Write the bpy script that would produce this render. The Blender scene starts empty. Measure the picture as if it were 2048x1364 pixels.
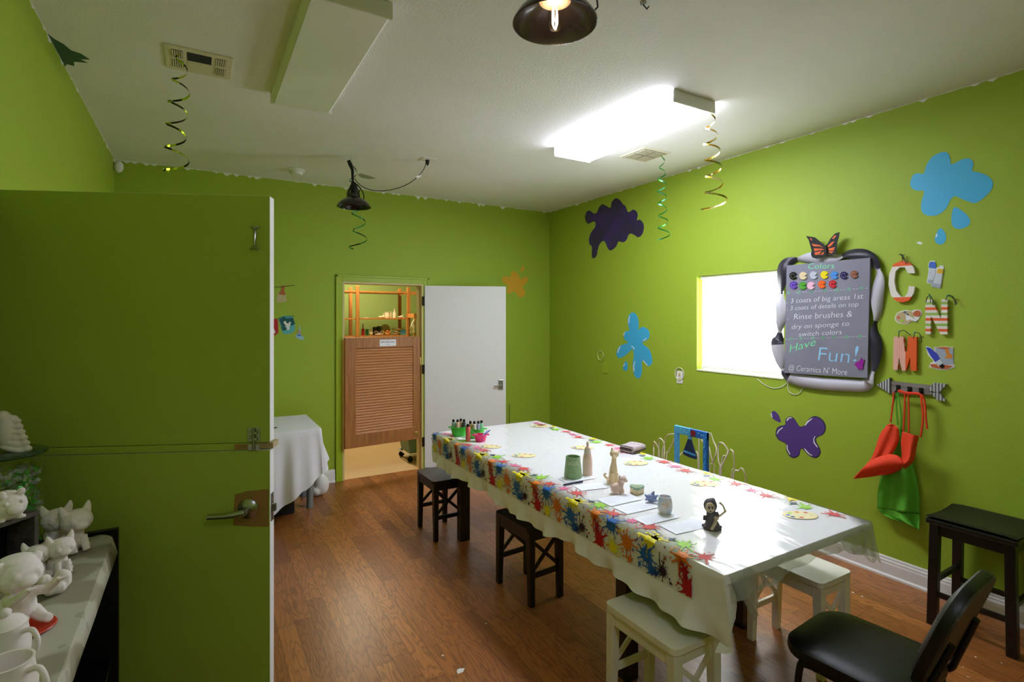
import bpy, bmesh, math, random
from math import sin, cos, pi, radians, atan2, hypot
from mathutils import Vector, Matrix, Euler
from mathutils.geometry import tessellate_polygon

SC = bpy.context.scene
COL = SC.collection
# ------------------------------------------------------------------ camera, light, exposure
F, YAW, HY, CH = 1066.3, .5306, 636., 1.663          # focal (px of a 2048 frame), yaw, horizon row, eye height
D, W, L, H = 5.5745, 3.823, -.6165, 3.0              # back wall Y, right wall X, left wall X, ceiling
FRONT = -2.0
CY_, SY_ = cos(YAW), sin(YAW)
cd = bpy.data.cameras.new('camera'); cam = bpy.data.objects.new('camera', cd); COL.objects.link(cam)
cam.location = (0, 0, CH); cam.rotation_euler = (pi/2, 0, -YAW)
cd.sensor_width = 36; cd.lens = F/2048*36; cd.shift_y = -46/2048; cd.clip_start = .02
SC.camera = cam
wd = bpy.data.worlds.new('world'); SC.world = wd; wd.use_nodes = True
wd.node_tree.nodes['Background'].inputs[0].default_value = (.75, .85, 1, 1)
wd.node_tree.nodes['Background'].inputs[1].default_value = .6
SC.view_settings.view_transform = 'Standard'; SC.view_settings.look = 'None'
SC.view_settings.exposure = 0.0; SC.view_settings.gamma = 1
SC.view_settings.use_curve_mapping = False
try:
    SC.cycles.max_bounces = 10; SC.cycles.diffuse_bounces = 6; SC.cycles.transparent_max_bounces = 16
    SC.cycles.sample_clamp_indirect = 8; SC.cycles.use_denoising = True
except Exception: pass
TUBE_GLOW, WINDOW_GLOW, STORE_W, FILAMENT, FILL_GLOW = 42., 15., 62., 900., 11.

def lamp(name, kind, loc, energy, color, size=.1, size_y=None, rot=(0, 0, 0)):
    d = bpy.data.lights.new(name, kind); d.energy = energy; d.color = color
    if kind == 'AREA':
        d.size = size
        if size_y: d.shape = 'RECTANGLE'; d.size_y = size_y
    else: d.shadow_soft_size = size
    o = bpy.data.objects.new(name, d); o.location = loc; o.rotation_euler = rot; COL.objects.link(o); return o
# storage room lamp (under its own ceiling fixture)
lamp('storage_lamp', 'AREA', (1.8, 7.2, 2.88), STORE_W, (1, .86, .62), .3, 1.1)

# ------------------------------------------------------------------ picture -> place
def dep(px, py, d):
    r = (px-1024)/F*d; return Vector((r*CY_+d*SY_, -r*SY_+d*CY_, CH-(py-HY)/F*d))
def GZ(px, py, z): return dep(px, py, (CH-z)*F/(py-HY))
def RW(px, py, off=0.): return dep(px, py, (W-off)/((px-1024)/F*CY_+SY_))
def BW(px, py, off=0.): return dep(px, py, (D-off)/(-(px-1024)/F*SY_+CY_))

# ------------------------------------------------------------------ materials
def lin(c):
    o = []
    for v in c[:3]:
        v = v/255.; o.append(v/12.92 if v <= .04045 else ((v+.055)/1.055)**2.4)
    return (*o, 1)
MATS = {}
def mat(name, c, rough=.6, metal=0., coat=0., bump=None, var=None, emis=0., trans=0., alpha=1., sheen=0., spec=.5):
    """c sRGB 0..255; bump (scale, distance); var (scale, second colour)"""
    if name in MATS: return MATS[name]
    m = bpy.data.materials.new(name); m.use_nodes = True; nt = m.node_tree
    b = nt.nodes['Principled BSDF']; I = b.inputs
    I['Base Color'].default_value = lin(c); I['Roughness'].default_value = rough; I['Metallic'].default_value = metal
    I['Coat Weight'].default_value = coat; I['Coat Roughness'].default_value = .12; I['Specular IOR Level'].default_value = spec
    I['Transmission Weight'].default_value = trans; I['Alpha'].default_value = alpha; I['Sheen Weight'].default_value = sheen
    if emis: I['Emission Color'].default_value = lin(c); I['Emission Strength'].default_value = emis
    tc = nt.nodes.new('ShaderNodeTexCoord')
    if var:
        n = nt.nodes.new('ShaderNodeTexNoise'); n.inputs['Scale'].default_value = var[0]; n.inputs['Detail'].default_value = 4
        r = nt.nodes.new('ShaderNodeValToRGB'); r.color_ramp.elements[0].position = .35; r.color_ramp.elements[1].position = .68
        r.color_ramp.elements[0].color = lin(c); r.color_ramp.elements[1].color = lin(var[1])
        nt.links.new(tc.outputs['Object'], n.inputs['Vector']); nt.links.new(n.outputs['Fac'], r.inputs['Fac'])
        nt.links.new(r.outputs['Color'], I['Base Color'])
    if bump:
        n = nt.nodes.new('ShaderNodeTexNoise'); n.inputs['Scale'].default_value = bump[0]; n.inputs['Detail'].default_value = 3
        q = nt.nodes.new('ShaderNodeBump'); q.inputs['Distance'].default_value = bump[1]; q.inputs['Strength'].default_value = .8
        nt.links.new(tc.outputs['Object'], n.inputs['Vector']); nt.links.new(n.outputs['Fac'], q.inputs['Height'])
        nt.links.new(q.outputs['Normal'], I['Normal'])
    MATS[name] = m; return m
def N(nt, t, **k):
    n = nt.nodes.new(t)
    for a, v in k.items(): setattr(n, a, v)
    return n
def mth(nt, op, a, b=None, c=None):
    n = nt.nodes.new('ShaderNodeMath'); n.operation = op
    for i, v in enumerate((a, b, c)):
        if v is None: continue
        if isinstance(v, (int, float)): n.inputs[i].default_value = v
        else: nt.links.new(v, n.inputs[i])
    return n.outputs[0]
def mixc(nt, fac, a, b):
    n = nt.nodes.new('ShaderNodeMix'); n.data_type = 'RGBA'
    for s, v in ((0, fac), (6, a), (7, b)):
        if isinstance(v, (int, float)): n.inputs[s].default_value = v
        elif isinstance(v, tuple): n.inputs[s].default_value = v
        else: nt.links.new(v, n.inputs[s])
    return n.outputs[2]
def floor_mat():
    m = bpy.data.materials.new('laminate planks'); m.use_nodes = True; nt = m.node_tree; b = nt.nodes['Principled BSDF']
    tc = N(nt, 'ShaderNodeTexCoord'); sp = N(nt, 'ShaderNodeSeparateXYZ'); nt.links.new(tc.outputs['Object'], sp.inputs[0])
    x, y = sp.outputs[0], sp.outputs[1]
    w, ln = .09, .78
    xs = mth(nt, 'DIVIDE', x, w); row = mth(nt, 'FLOOR', xs); fx = mth(nt, 'FRACT', xs)
    wn = N(nt, 'ShaderNodeTexWhiteNoise', noise_dimensions='1D'); nt.links.new(row, wn.inputs['W'])
    ys = mth(nt, 'ADD', mth(nt, 'DIVIDE', y, ln), mth(nt, 'MULTIPLY', wn.outputs['Value'], 7.3)); idx = mth(nt, 'FLOOR', ys); fy = mth(nt, 'FRACT', ys)
    cb = N(nt, 'ShaderNodeCombineXYZ'); nt.links.new(row, cb.inputs[0]); nt.links.new(idx, cb.inputs[1])
    w2 = N(nt, 'ShaderNodeTexWhiteNoise', noise_dimensions='3D'); nt.links.new(cb.outputs[0], w2.inputs['Vector'])
    # grain: stretched noise, shifted plank by plank
    cv = N(nt, 'ShaderNodeCombineXYZ')
    nt.links.new(mth(nt, 'MULTIPLY', x, 9), cv.inputs[0]); nt.links.new(mth(nt, 'MULTIPLY', y, 1.3), cv.inputs[1])
    nt.links.new(mth(nt, 'MULTIPLY', w2.outputs['Value'], 40), cv.inputs[2])
    n1 = N(nt, 'ShaderNodeTexNoise'); n1.inputs['Scale'].default_value = 1.4; n1.inputs['Detail'].default_value = 2; nt.links.new(cv.outputs[0], n1.inputs['Vector'])
    ring = mth(nt, 'MULTIPLY_ADD', mth(nt, 'SINE', mth(nt, 'MULTIPLY', n1.outputs['Fac'], 75)), .5, .5)
    ring = mth(nt, 'POWER', ring, 3)
    cv2 = N(nt, 'ShaderNodeCombineXYZ')
    nt.links.new(mth(nt, 'MULTIPLY', x, 130), cv2.inputs[0]); nt.links.new(mth(nt, 'MULTIPLY', y, 6), cv2.inputs[1]); nt.links.new(mth(nt, 'MULTIPLY', w2.outputs['Value'], 30), cv2.inputs[2])
    n2 = N(nt, 'ShaderNodeTexNoise'); n2.inputs['Scale'].default_value = 1; n2.inputs['Detail'].default_value = 3; nt.links.new(cv2.outputs[0], n2.inputs['Vector'])
    base = mixc(nt, w2.outputs['Value'], lin((148, 86, 38)), lin((196, 124, 60)))
    base = mixc(nt, mth(nt, 'MULTIPLY', ring, .6), base, lin((104, 54, 24)))
    base = mixc(nt, mth(nt, 'MULTIPLY', n2.outputs['Fac'], .55), base, lin((112, 62, 26)))
    ex = mth(nt, 'MINIMUM', fx, mth(nt, 'SUBTRACT', 1, fx)); ey = mth(nt, 'MULTIPLY', mth(nt, 'MINIMUM', fy, mth(nt, 'SUBTRACT', 1, fy)), ln/w)
    seam = mth(nt, 'LESS_THAN', mth(nt, 'MINIMUM', ex, ey), .014)
    base = mixc(nt, mth(nt, 'MULTIPLY', seam, .8), base, lin((60, 30, 14)))
    nt.links.new(base, b.inputs['Base Color'])
    b.inputs['Roughness'].default_value = .36; b.inputs['Coat Weight'].default_value = .12; b.inputs['Coat Roughness'].default_value = .3
    bp = N(nt, 'ShaderNodeBump'); bp.inputs['Distance'].default_value = .0006; bp.inputs['Strength'].default_value = .6
    nt.links.new(mth(nt, 'SUBTRACT', n2.outputs['Fac'], mth(nt, 'MULTIPLY', ring, .4)), bp.inputs['Height']); nt.links.new(bp.outputs['Normal'], b.inputs['Normal'])
    return m
def wood_mat(name, c1, c2, axis=2, rough=.45, sc=14):
    m = bpy.data.materials.new(name); m.use_nodes = True; nt = m.node_tree; b = nt.nodes['Principled BSDF']
    tc = N(nt, 'ShaderNodeTexCoord'); mp = N(nt, 'ShaderNodeMapping'); s = [sc*4]*3; s[axis] = sc*.25; mp.inputs['Scale'].default_value = s
    n = N(nt, 'ShaderNodeTexNoise'); n.inputs['Scale'].default_value = 1; n.inputs['Detail'].default_value = 5; n.inputs['Distortion'].default_value = .6
    r = N(nt, 'ShaderNodeValToRGB'); r.color_ramp.elements[0].position = .3; r.color_ramp.elements[1].position = .7
    r.color_ramp.elements[0].color = lin(c1); r.color_ramp.elements[1].color = lin(c2)
    nt.links.new(tc.outputs['Object'], mp.inputs[0]); nt.links.new(mp.outputs[0], n.inputs['Vector']); nt.links.new(n.outputs['Fac'], r.inputs[0])
    nt.links.new(r.outputs[0], b.inputs['Base Color']); b.inputs['Roughness'].default_value = rough
    MATS[name] = m; return m
def stripe_mat(name, cols, freq, axis=2, off=0.):
    """hard bands of the given colours, freq bands per metre along an object axis"""
    m = bpy.data.materials.new(name); m.use_nodes = True; nt = m.node_tree; b = nt.nodes['Principled BSDF']
    tc = N(nt, 'ShaderNodeTexCoord'); sp = N(nt, 'ShaderNodeSeparateXYZ'); nt.links.new(tc.outputs['Object'], sp.inputs[0])
    v = mth(nt, 'FRACT', mth(nt, 'MULTIPLY_ADD', sp.outputs[axis], freq/len(cols), off))
    r = N(nt, 'ShaderNodeValToRGB'); r.color_ramp.interpolation = 'CONSTANT'
    e = r.color_ramp.elements; e[0].position = 0; e[0].color = lin(cols[0]); e[1].position = 1/len(cols); e[1].color = lin(cols[1])
    for i, c in enumerate(cols[2:], 2): q = e.new(i/len(cols)); q.color = lin(c)
    nt.links.new(v, r.inputs[0]); nt.links.new(r.outputs[0], b.inputs['Base Color']); b.inputs['Roughness'].default_value = .5
    MATS[name] = m; return m
def film_mat(name, rough=.05, haze=.04, bump=(9, .0016), tint=(.93, .95, .92), f0=.045):
    """clear film: see-through, with mirror share rising at glancing angles (either side)"""
    m = bpy.data.materials.new(name); m.use_nodes = True; nt = m.node_tree; nt.nodes.remove(nt.nodes['Principled BSDF'])
    out = nt.nodes['Material Output']; tr = N(nt, 'ShaderNodeBsdfTransparent'); tr.inputs[0].default_value = (*tint, 1)
    gl = N(nt, 'ShaderNodeBsdfGlossy'); gl.inputs['Roughness'].default_value = rough; df = N(nt, 'ShaderNodeBsdfDiffuse'); df.inputs[0].default_value = (.85, .85, .82, 1)
    ge = N(nt, 'ShaderNodeNewGeometry'); dt = N(nt, 'ShaderNodeVectorMath', operation='DOT_PRODUCT'); nt.links.new(ge.outputs['Incoming'], dt.inputs[0]); nt.links.new(ge.outputs['Normal'], dt.inputs[1])
    sch = mth(nt, 'MULTIPLY_ADD', mth(nt, 'POWER', mth(nt, 'SUBTRACT', 1, mth(nt, 'ABSOLUTE', dt.outputs['Value'])), 5), 1-f0, f0)
    tc = N(nt, 'ShaderNodeTexCoord'); mp = N(nt, 'ShaderNodeMapping'); mp.inputs['Scale'].default_value = (1, .35, 1); mp.inputs['Rotation'].default_value = (0, 0, .5)
    n = N(nt, 'ShaderNodeTexNoise'); n.inputs['Scale'].default_value = bump[0]; n.inputs['Detail'].default_value = 1; n.inputs['Distortion'].default_value = .8
    bp = N(nt, 'ShaderNodeBump'); bp.inputs['Distance'].default_value = bump[1]; bp.inputs['Strength'].default_value = 1
    nt.links.new(tc.outputs['Object'], mp.inputs[0]); nt.links.new(mp.outputs[0], n.inputs['Vector']); nt.links.new(n.outputs['Fac'], bp.inputs['Height'])
    nt.links.new(bp.outputs[0], gl.inputs['Normal'])
    a = N(nt, 'ShaderNodeMixShader'); a.inputs[0].default_value = haze; nt.links.new(tr.outputs[0], a.inputs[1]); nt.links.new(df.outputs[0], a.inputs[2])
    s = N(nt, 'ShaderNodeMixShader'); nt.links.new(sch, s.inputs[0]); nt.links.new(a.outputs[0], s.inputs[1]); nt.links.new(gl.outputs[0], s.inputs[2])
    nt.links.new(s.outputs[0], out.inputs[0]); MATS[name] = m; return m
def emit_mat(name, c, s):
    m = bpy.data.materials.new(name); m.use_nodes = True; nt = m.node_tree; nt.nodes.remove(nt.nodes['Principled BSDF'])
    e = N(nt, 'ShaderNodeEmission'); e.inputs[0].default_value = (*c, 1); e.inputs[1].default_value = s
    nt.links.new(e.outputs[0], nt.nodes['Material Output'].inputs[0]); MATS[name] = m; return m

GREEN = mat('lime wall paint', (154, 178, 44), .62, bump=(130, .0012))
GREEN_TRIM = mat('lime gloss trim', (160, 184, 40), .38)
DOORGREEN = mat('olive green door paint', (166, 186, 66), .55, var=(1.5, (160, 180, 64)), bump=(60, .0004))
CEIL = mat('ceiling plaster', (240, 238, 236), .85, bump=(75, .0018), var=(1.1, (232, 232, 222)))
WHITE = mat('white paint', (232, 230, 226), .45)
WHITED = mat('white door paint', (238, 237, 238), .4)
CREAM = mat('cream jamb paint', (214, 196, 140), .5)
BLACK = mat('black stained wood', (13, 10, 10), .35, coat=.12, bump=(40, .0004))
BLACKM = mat('black metal', (18, 18, 18), .35, .3)
VINYL = mat('black vinyl upholstery', (10, 10, 11), .42, bump=(220, .0004))
IVORY = mat('ivory painted wood', (236, 230, 212), .35, coat=.2)
CHROME = mat('brushed steel', (170, 170, 168), .28, 1.)
BISQUE = mat('unglazed white bisque', (232, 222, 218), .85)
CHALK = mat('chalk white', (236, 236, 240), .9); CHALKG = mat('chalk mint green', (128, 240, 170), .9); CHALKB = mat('chalk pale blue', (150, 205, 240), .9)
PINE = wood_mat('orange pine shelving', (176, 108, 46), (206, 140, 70), 2)
OAK = wood_mat('honey oak louvre door', (150, 92, 46), (186, 124, 68), 2)
OAKH = wood_mat('honey oak slats', (186, 126, 78), (204, 146, 98), 0)
GLASS = mat('clear glass', (250, 255, 250), .02, trans=1.)

# ------------------------------------------------------------------ mesh helpers
class MB:
    def __init__(s): s.v = []; s.f = []; s.m = []; s.mats = []
    def mi(s, m):
        if m not in s.mats: s.mats.append(m)
        return s.mats.index(m)
    def add(s, vs, fs, m):
        o = len(s.v); s.v += [Vector(v) for v in vs]; k = s.mi(m)
        for f in fs: s.f.append([i+o for i in f]); s.m.append(k)
        return s
    def box(s, x0, x1, y0, y1, z0, z1, m, M=None):
        vs = [Vector((x, y, z)) for z in (z0, z1) for y in (y0, y1) for x in (x0, x1)]
        if M: vs = [M @ v for v in vs]
        return s.add(vs, [(0, 2, 3, 1), (4, 5, 7, 6), (0, 1, 5, 4), (2, 6, 7, 3), (0, 4, 6, 2), (1, 3, 7, 5)], m)
    def bar(s, a, b, w, t, m, up=(0, 0, 1), w2=None, t2=None):
        a, b = Vector(a), Vector(b); d = (b-a).normalized(); u = Vector(up)
        if abs(d.dot(u)) > .98: u = Vector((0, 1, 0))
        sx = d.cross(u).normalized(); sy = sx.cross(d).normalized(); w2 = w2 or w; t2 = t2 or t
        vs = [p+sx*i*ww/2+sy*j*tt/2 for p, ww, tt in ((a, w, t), (b, w2, t2)) for i, j in ((-1, -1), (1, -1), (1, 1), (-1, 1))]
        return s.add(vs, [(0, 1, 2, 3), (7, 6, 5, 4), (0, 4, 5, 1), (1, 5, 6, 2), (2, 6, 7, 3), (3, 7, 4, 0)], m)
    def tube(s, pts, r, m, n=8, closed=False, caps=True):
        pts = [Vector(p) for p in pts]; k = len(pts); R = r if isinstance(r, (list, tuple)) else [r]*k
        T = []
        for i in range(k):
            a = pts[(i-1) % k] if (closed or i) else pts[0]; b = pts[(i+1) % k] if (closed or i < k-1) else pts[-1]
            T.append((b-a).normalized() if (b-a).length > 1e-9 else Vector((0, 0, 1)))
        u = Vector((0, 0, 1)) if abs(T[0].z) < .9 else Vector((1, 0, 0)); vs = []
        u = (u-T[0]*u.dot(T[0])).normalized()
        for i in range(k):
            u = u-T[i]*u.dot(T[i]); u = u.normalized() if u.length > 1e-6 else Vector((1, 0, 0)); w = T[i].cross(u)
            vs += [pts[i]+(u*cos(2*pi*j/n)+w*sin(2*pi*j/n))*R[i] for j in range(n)]
        fs = []
        for i in range(k if closed else k-1):
            a = i*n; b = ((i+1) % k)*n
            fs += [(a+j, a+(j+1) % n, b+(j+1) % n, b+j) for j in range(n)]
        if not closed and caps: fs += [tuple(range(n-1, -1, -1)), tuple((k-1)*n+j for j in range(n))]
        return s.add(vs, fs, m)
    def lathe(s, prof, c, m, n=28, sx=1., sy=1., rot=None, closed=False):
        c = Vector(c); vs = []
        for r, z in prof:
            for j in range(n):
                p = Vector((max(r, 1e-4)*cos(2*pi*j/n)*sx, max(r, 1e-4)*sin(2*pi*j/n)*sy, z))
                if rot: p = rot @ p
                vs.append(c+p)
        fs = []
        K = len(prof)
        for i in range(K if closed else K-1):
            a = i*n; b = ((i+1) % K)*n
            fs += [(a+j, a+(j+1) % n, b+(j+1) % n, b+j) for j in range(n)]
        if not closed: fs += [tuple(range(n-1, -1, -1)), tuple((K-1)*n+j for j in range(n))]
        return s.add(vs, fs, m)
    def ell(s, c, r, m, rot=None, n=14):
        if isinstance(r, (int, float)): r = (r, r, r)
        R = Euler([radians(q) for q in rot]).to_matrix() if rot else Matrix.Identity(3); c = Vector(c); vs = []; k = n//2+1
        for i in range(k+1):
            t = pi*i/k; rr = max(sin(t), 1e-3)
            for j in range(n):
                vs.append(c+R @ Vector((rr*cos(2*pi*j/n)*r[0], rr*sin(2*pi*j/n)*r[1], -cos(t)*r[2])))
        fs = []
        for i in range(k):
            a = i*n; b = a+n; fs += [(a+j, a+(j+1) % n, b+(j+1) % n, b+j) for j in range(n)]
        fs += [tuple(range(n-1, -1, -1)), tuple(k*n+j for j in range(n))]
        return s.add(vs, fs, m)
    def plate(s, pts, nrm, th, m, side=None):
        """closed outline (3d points) given thickness along nrm"""
        P = [Vector(p) for p in pts]; n = Vector(nrm).normalized()*th; k = len(P)
        tri = tessellate_polygon([P]); a = [p+n for p in P]
        s.add(a, tri, m); s.add(P, [t[::-1] for t in tri], side or m)
        return s.add(P+a, [(i, (i+1) % k, (i+1) % k+k, i+k) for i in range(k)], side or m)
    def grid(s, fn, nu, nv, m):
        vs = [fn(i/nu, j/nv) for j in range(nv+1) for i in range(nu+1)]
        return s.add(vs, [(j*(nu+1)+i, j*(nu+1)+i+1, (j+1)*(nu+1)+i+1, (j+1)*(nu+1)+i) for j in range(nv) for i in range(nu)], m)
    def build(s, name, parent=None, org=None, smooth=False, bevel=0., solid=0., remesh=0., sub=0, weld=False):
        me = bpy.data.meshes.new(name); o = Vector(org) if org is not None else Vector((0, 0, 0))
        me.from_pydata([v-o for v in s.v], [], s.f)
        for m in s.mats: me.materials.append(m)
        me.polygons.foreach_set('material_index', s.m)
        if smooth: me.polygons.foreach_set('use_smooth', [True]*len(s.f))
        bm = bmesh.new(); bm.from_mesh(me)
        if weld: bmesh.ops.remove_doubles(bm, verts=bm.verts, dist=1e-5)
        bmesh.ops.recalc_face_normals(bm, faces=bm.faces)
        if smooth:
            for e in bm.edges:
                if len(e.link_faces) == 2 and e.calc_face_angle(0) > radians(42): e.smooth = False
        bm.to_mesh(me); bm.free(); me.update()
        ob = bpy.data.objects.new(name, me); COL.objects.link(ob)
        if parent is not None: ob.parent = parent
        elif org is not None: ob.location = o
        if solid: q = ob.modifiers.new('solid', 'SOLIDIFY'); q.thickness = solid; q.offset = 0
        if bevel: q = ob.modifiers.new('bevel', 'BEVEL'); q.width = bevel; q.segments = 2; q.limit_method = 'ANGLE'; q.angle_limit = radians(35)
        if remesh: q = ob.modifiers.new('skin', 'REMESH'); q.mode = 'VOXEL'; q.voxel_size = remesh; q.use_smooth_shade = True; q2 = ob.modifiers.new('soft', 'SMOOTH'); q2.factor = .6; q2.iterations = 3
        if sub: q = ob.modifiers.new('sub', 'SUBSURF'); q.levels = q.render_levels = sub
        return ob
def tag(o, label, cat=None, group=None, kind=None):
    o['label'] = label
    if cat: o['category'] = cat
    if group: o['group'] = group
    if kind: o['kind'] = kind
    return o
def thing(name, label, cat, loc, rz=0., group=None):
    o = bpy.data.objects.new(name, None); COL.objects.link(o); o.location = loc; o.rotation_euler = (0, 0, rz); o.empty_display_size = .05
    return tag(o, label, cat, group)
def struct(o, label=None):
    o['kind'] = 'structure'
    if label: o['label'] = label
    return o
def copy_tree(o, parent=None):
    c = o.copy(); COL.objects.link(c)
    if parent is not None: c.parent = parent
    for ch in [q for q in bpy.data.objects if q.parent == o]: copy_tree(ch, c)
    return c
def smooth_loop(pts, per=5, closed=True):
    P = [Vector(p) for p in pts]; k = len(P); out = []
    for i in range(k if closed else k-1):
        g = (lambda j: P[j % k]) if closed else (lambda j: P[max(0, min(k-1, j))])
        a, b, c, d = g(i-1), g(i), g(i+1), g(i+2)
        for j in range(per):
            t = j/per; out.append(.5*((2*b)+(c-a)*t+(2*a-5*b+4*c-d)*t*t+(3*b-a-3*c+d)*t**3))
    if not closed: out.append(P[-1])
    return out
def crop(ox, oy, sc): return lambda pts: [(ox+x/sc, oy+y/sc) for x, y in pts]
def text_mesh(body, size=1., ext=.0004, shear=0., thin=0.):
    cu = bpy.data.curves.new('t', 'FONT'); cu.body = body; cu.size = size; cu.shear = shear; cu.resolution_u = 3; cu.offset = thin
    ob = bpy.data.objects.new('t', cu); COL.objects.link(ob); bpy.context.view_layer.update()
    me = bpy.data.meshes.new_from_object(ob.evaluated_get(bpy.context.evaluated_depsgraph_get()))
    bpy.data.objects.remove(ob); vs = [v.co.copy() for v in me.vertices]; fs = [tuple(p.vertices) for p in me.polygons]
    bpy.data.meshes.remove(me); bpy.data.curves.remove(cu); return vs, fs
def put_text(mb, body, a, b, hgt, up, nrm, m, shear=0., thin=0.):
    """text from 3d point a to b along its baseline, cap height hgt"""
    vs, fs = text_mesh(body, 1., 0, shear, thin); a, b = Vector(a), Vector(b)
    x0 = min(v.x for v in vs); x1 = max(v.x for v in vs); d = (b-a)/(x1-x0); u = Vector(up).normalized()*hgt/.69; n = Vector(nrm)
    mb.add([a+d*(v.x-x0)+u*v.y+n for v in vs], fs, m)

# ================================================================== ROOM SHELL
T = .12
X0D, X1D, ZD = 1.262, 2.13, 2.036                     # doorway in the back wall
m = MB(); m.box(L-1.2, W+T, FRONT-T, D+.02, -.1, 0, floor_mat()); fl = struct(m.build('floor'), 'brown wood strip laminate floor')
m = MB(); m.box(-.5, 4.2, D+.02, 8.6, -.1, -.002, mat('tan sheet vinyl', (206, 172, 124), .55, var=(.8, (196, 160, 112)))); struct(m.build('floor_storage'), 'tan vinyl floor of the storage room beyond the doorway')
m = MB(); m.box(L-1.2, W+T, FRONT-T, D+T, H, H+.1, CEIL); ceil = struct(m.build('ceiling'), 'white plaster ceiling')
m = MB(); m.box(-.5, 4.2, D+T, 8.6, H, H+.1, CEIL); struct(m.build('ceiling_storage'), 'storage room ceiling')
m = MB()
m.box(L-T, X0D, D, D+T, 0, H, GREEN).box(X1D, W+T, D, D+T, 0, H, GREEN).box(X0D, X1D, D, D+T, ZD, H, GREEN)
struct(m.build('wall_back'), 'lime green back wall')
WY0, WY1, WZ0, WZ1 = 2.446, 3.262, 1.195, 2.04         # window opening
m = MB()
m.box(W, W+T, FRONT, WY0, 0, H, GREEN).box(W, W+T, WY1, D, 0, H, GREEN).box(W, W+T, WY0, WY1, 0, WZ0, GREEN).box(W, W+T, WY0, WY1, WZ1, H, GREEN)
struct(m.build('wall_right'), 'lime green right wall')
DY0, DY1, DZ = 2.46, 3.40, 2.112                        # doorway in the left wall, behind the open door
m = MB()
m.box(L-T, L, FRONT, DY0, 0, H, GREEN).box(L-T, L, DY1, D, 0, H, GREEN).box(L-T, L, DY0, DY1, DZ, H, GREEN)
struct(m.build('wall_left'), 'lime green left wall')
m = MB(); m.box(L-T, W+T, FRONT-T, FRONT, 0, H, GREEN); struct(m.build('wall_front'), 'lime green wall behind the viewer')
m = MB(); m.box(L-1.2, L-1.1, 1.9, 4.0, 0, H, CREAM).box(L-1.1, L-T, 1.9, 2.0, 0, H, CREAM).box(L-1.1, L-T, 3.9, 4.0, 0, H, CREAM)
struct(m.build('wall_hallway'), 'cream hallway wall beyond the left doorway')
m = MB(); m.box(L-T-.01, L+.003, DY0-.05, DY0, 0, DZ+.05, GREEN).box(L-T-.01, L+.003, DY1, DY1+.05, 0, DZ+.05, GREEN).box(L-T-.01, L+.003, DY0, DY1, DZ, DZ+.05, GREEN)
struct(m.build('trim_1'), 'green frame of the left doorway')
SG = mat('storage wall paint', (150, 170, 92), .7)
m = MB(); m.box(-.5, 4.2, 8.48, 8.6, 0, H, SG).box(-.5, -.4, D+T, 8.48, 0, H, SG).box(4.1, 4.2, D+T, 8.48, 0, H, SG)
struct(m.build('wall_storage'), 'green wall of the storage room')
# uneven paint line where ceiling meets the back and left walls
random.seed(5)
m = MB()
def ragged(a, b, nrm, n, amp):
    a, b = Vector(a), Vector(b); top = [a.lerp(b, i/n) for i in range(n+1)]
    low = [p+Vector((0, 0, -.002-amp*random.random()**9)) for p in top]
    m.plate(top+low[::-1], nrm, .0015, CEIL)
ragged((L, D-.0005, H), (W, D-.0005, H), (0, -1, 0), 160, .035)
ragged((L+.0005, D, H), (L+.0005, 1.0, H), (1, 0, 0), 160, .03)
ragged((W-.0005, D, H), (W-.0005, .5, H), (-1, 0, 0), 200, .02)
m.build('paint_edge', ceil)
DG = mat('dark green paint smear', (52, 92, 60), .7)
m = MB(); k = crop(60, 0, 2.438)
def ceil_patch(pts, mt):
    m.plate([GZ(x, y, H-.0008) for x, y in pts], (0, 0, -1), .001, mt)
ceil_patch(k([(70, 150), (120, 190), (165, 215), (200, 245), (250, 262), (292, 290), (245, 288), (282, 306), (215, 300), (216, 322), (180, 312), (168, 330), (135, 270), (100, 205)]), DG)
ceil_patch([(715, 349), (722, 347), (740, 352), (752, 357), (738, 358), (722, 355)], mat('faded green smear', (150, 160, 130), .8))
m.build('paint_smear', ceil)
# baseboards
def baseboard(name, a, b, nrm, label):
    a, b, n = Vector(a), Vector(b), Vector(nrm); prof = [(0, 0), (.022, 0), (.022, .012), (.014, .022), (.014, .085), (.011, .095), (.012, .104), (.007, .112), (.007, .122), (.003, .13), (0, .13)]
    v = [p+n*t+Vector((0, 0, z)) for p in (a, b) for t, z in prof]; k = len(prof)
    m = MB(); m.add(v, [(i, (i+1) % k, (i+1) % k+k, i+k) for i in range(k)]+[tuple(range(k)), tuple(range(2*k-1, k-1, -1))], WHITE)
    struct(m.build(name), label)
baseboard('baseboard_right', (W, FRONT, 0), (W, D, 0), (-1, 0, 0), 'white baseboard of the right wall')
baseboard('baseboard_back', (L, D, 0), (X0D-.075, D, 0), (0, -1, 0), 'white baseboard left of the storage doorway')
baseboard('baseboard_far', (X1D+.075, D, 0), (W, D, 0), (0, -1, 0), 'white baseboard behind the open white door')
baseboard('baseboard_left', (L, DY1+.07, 0), (L, D, 0), (1, 0, 0), 'white baseboard of the left wall')
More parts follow.
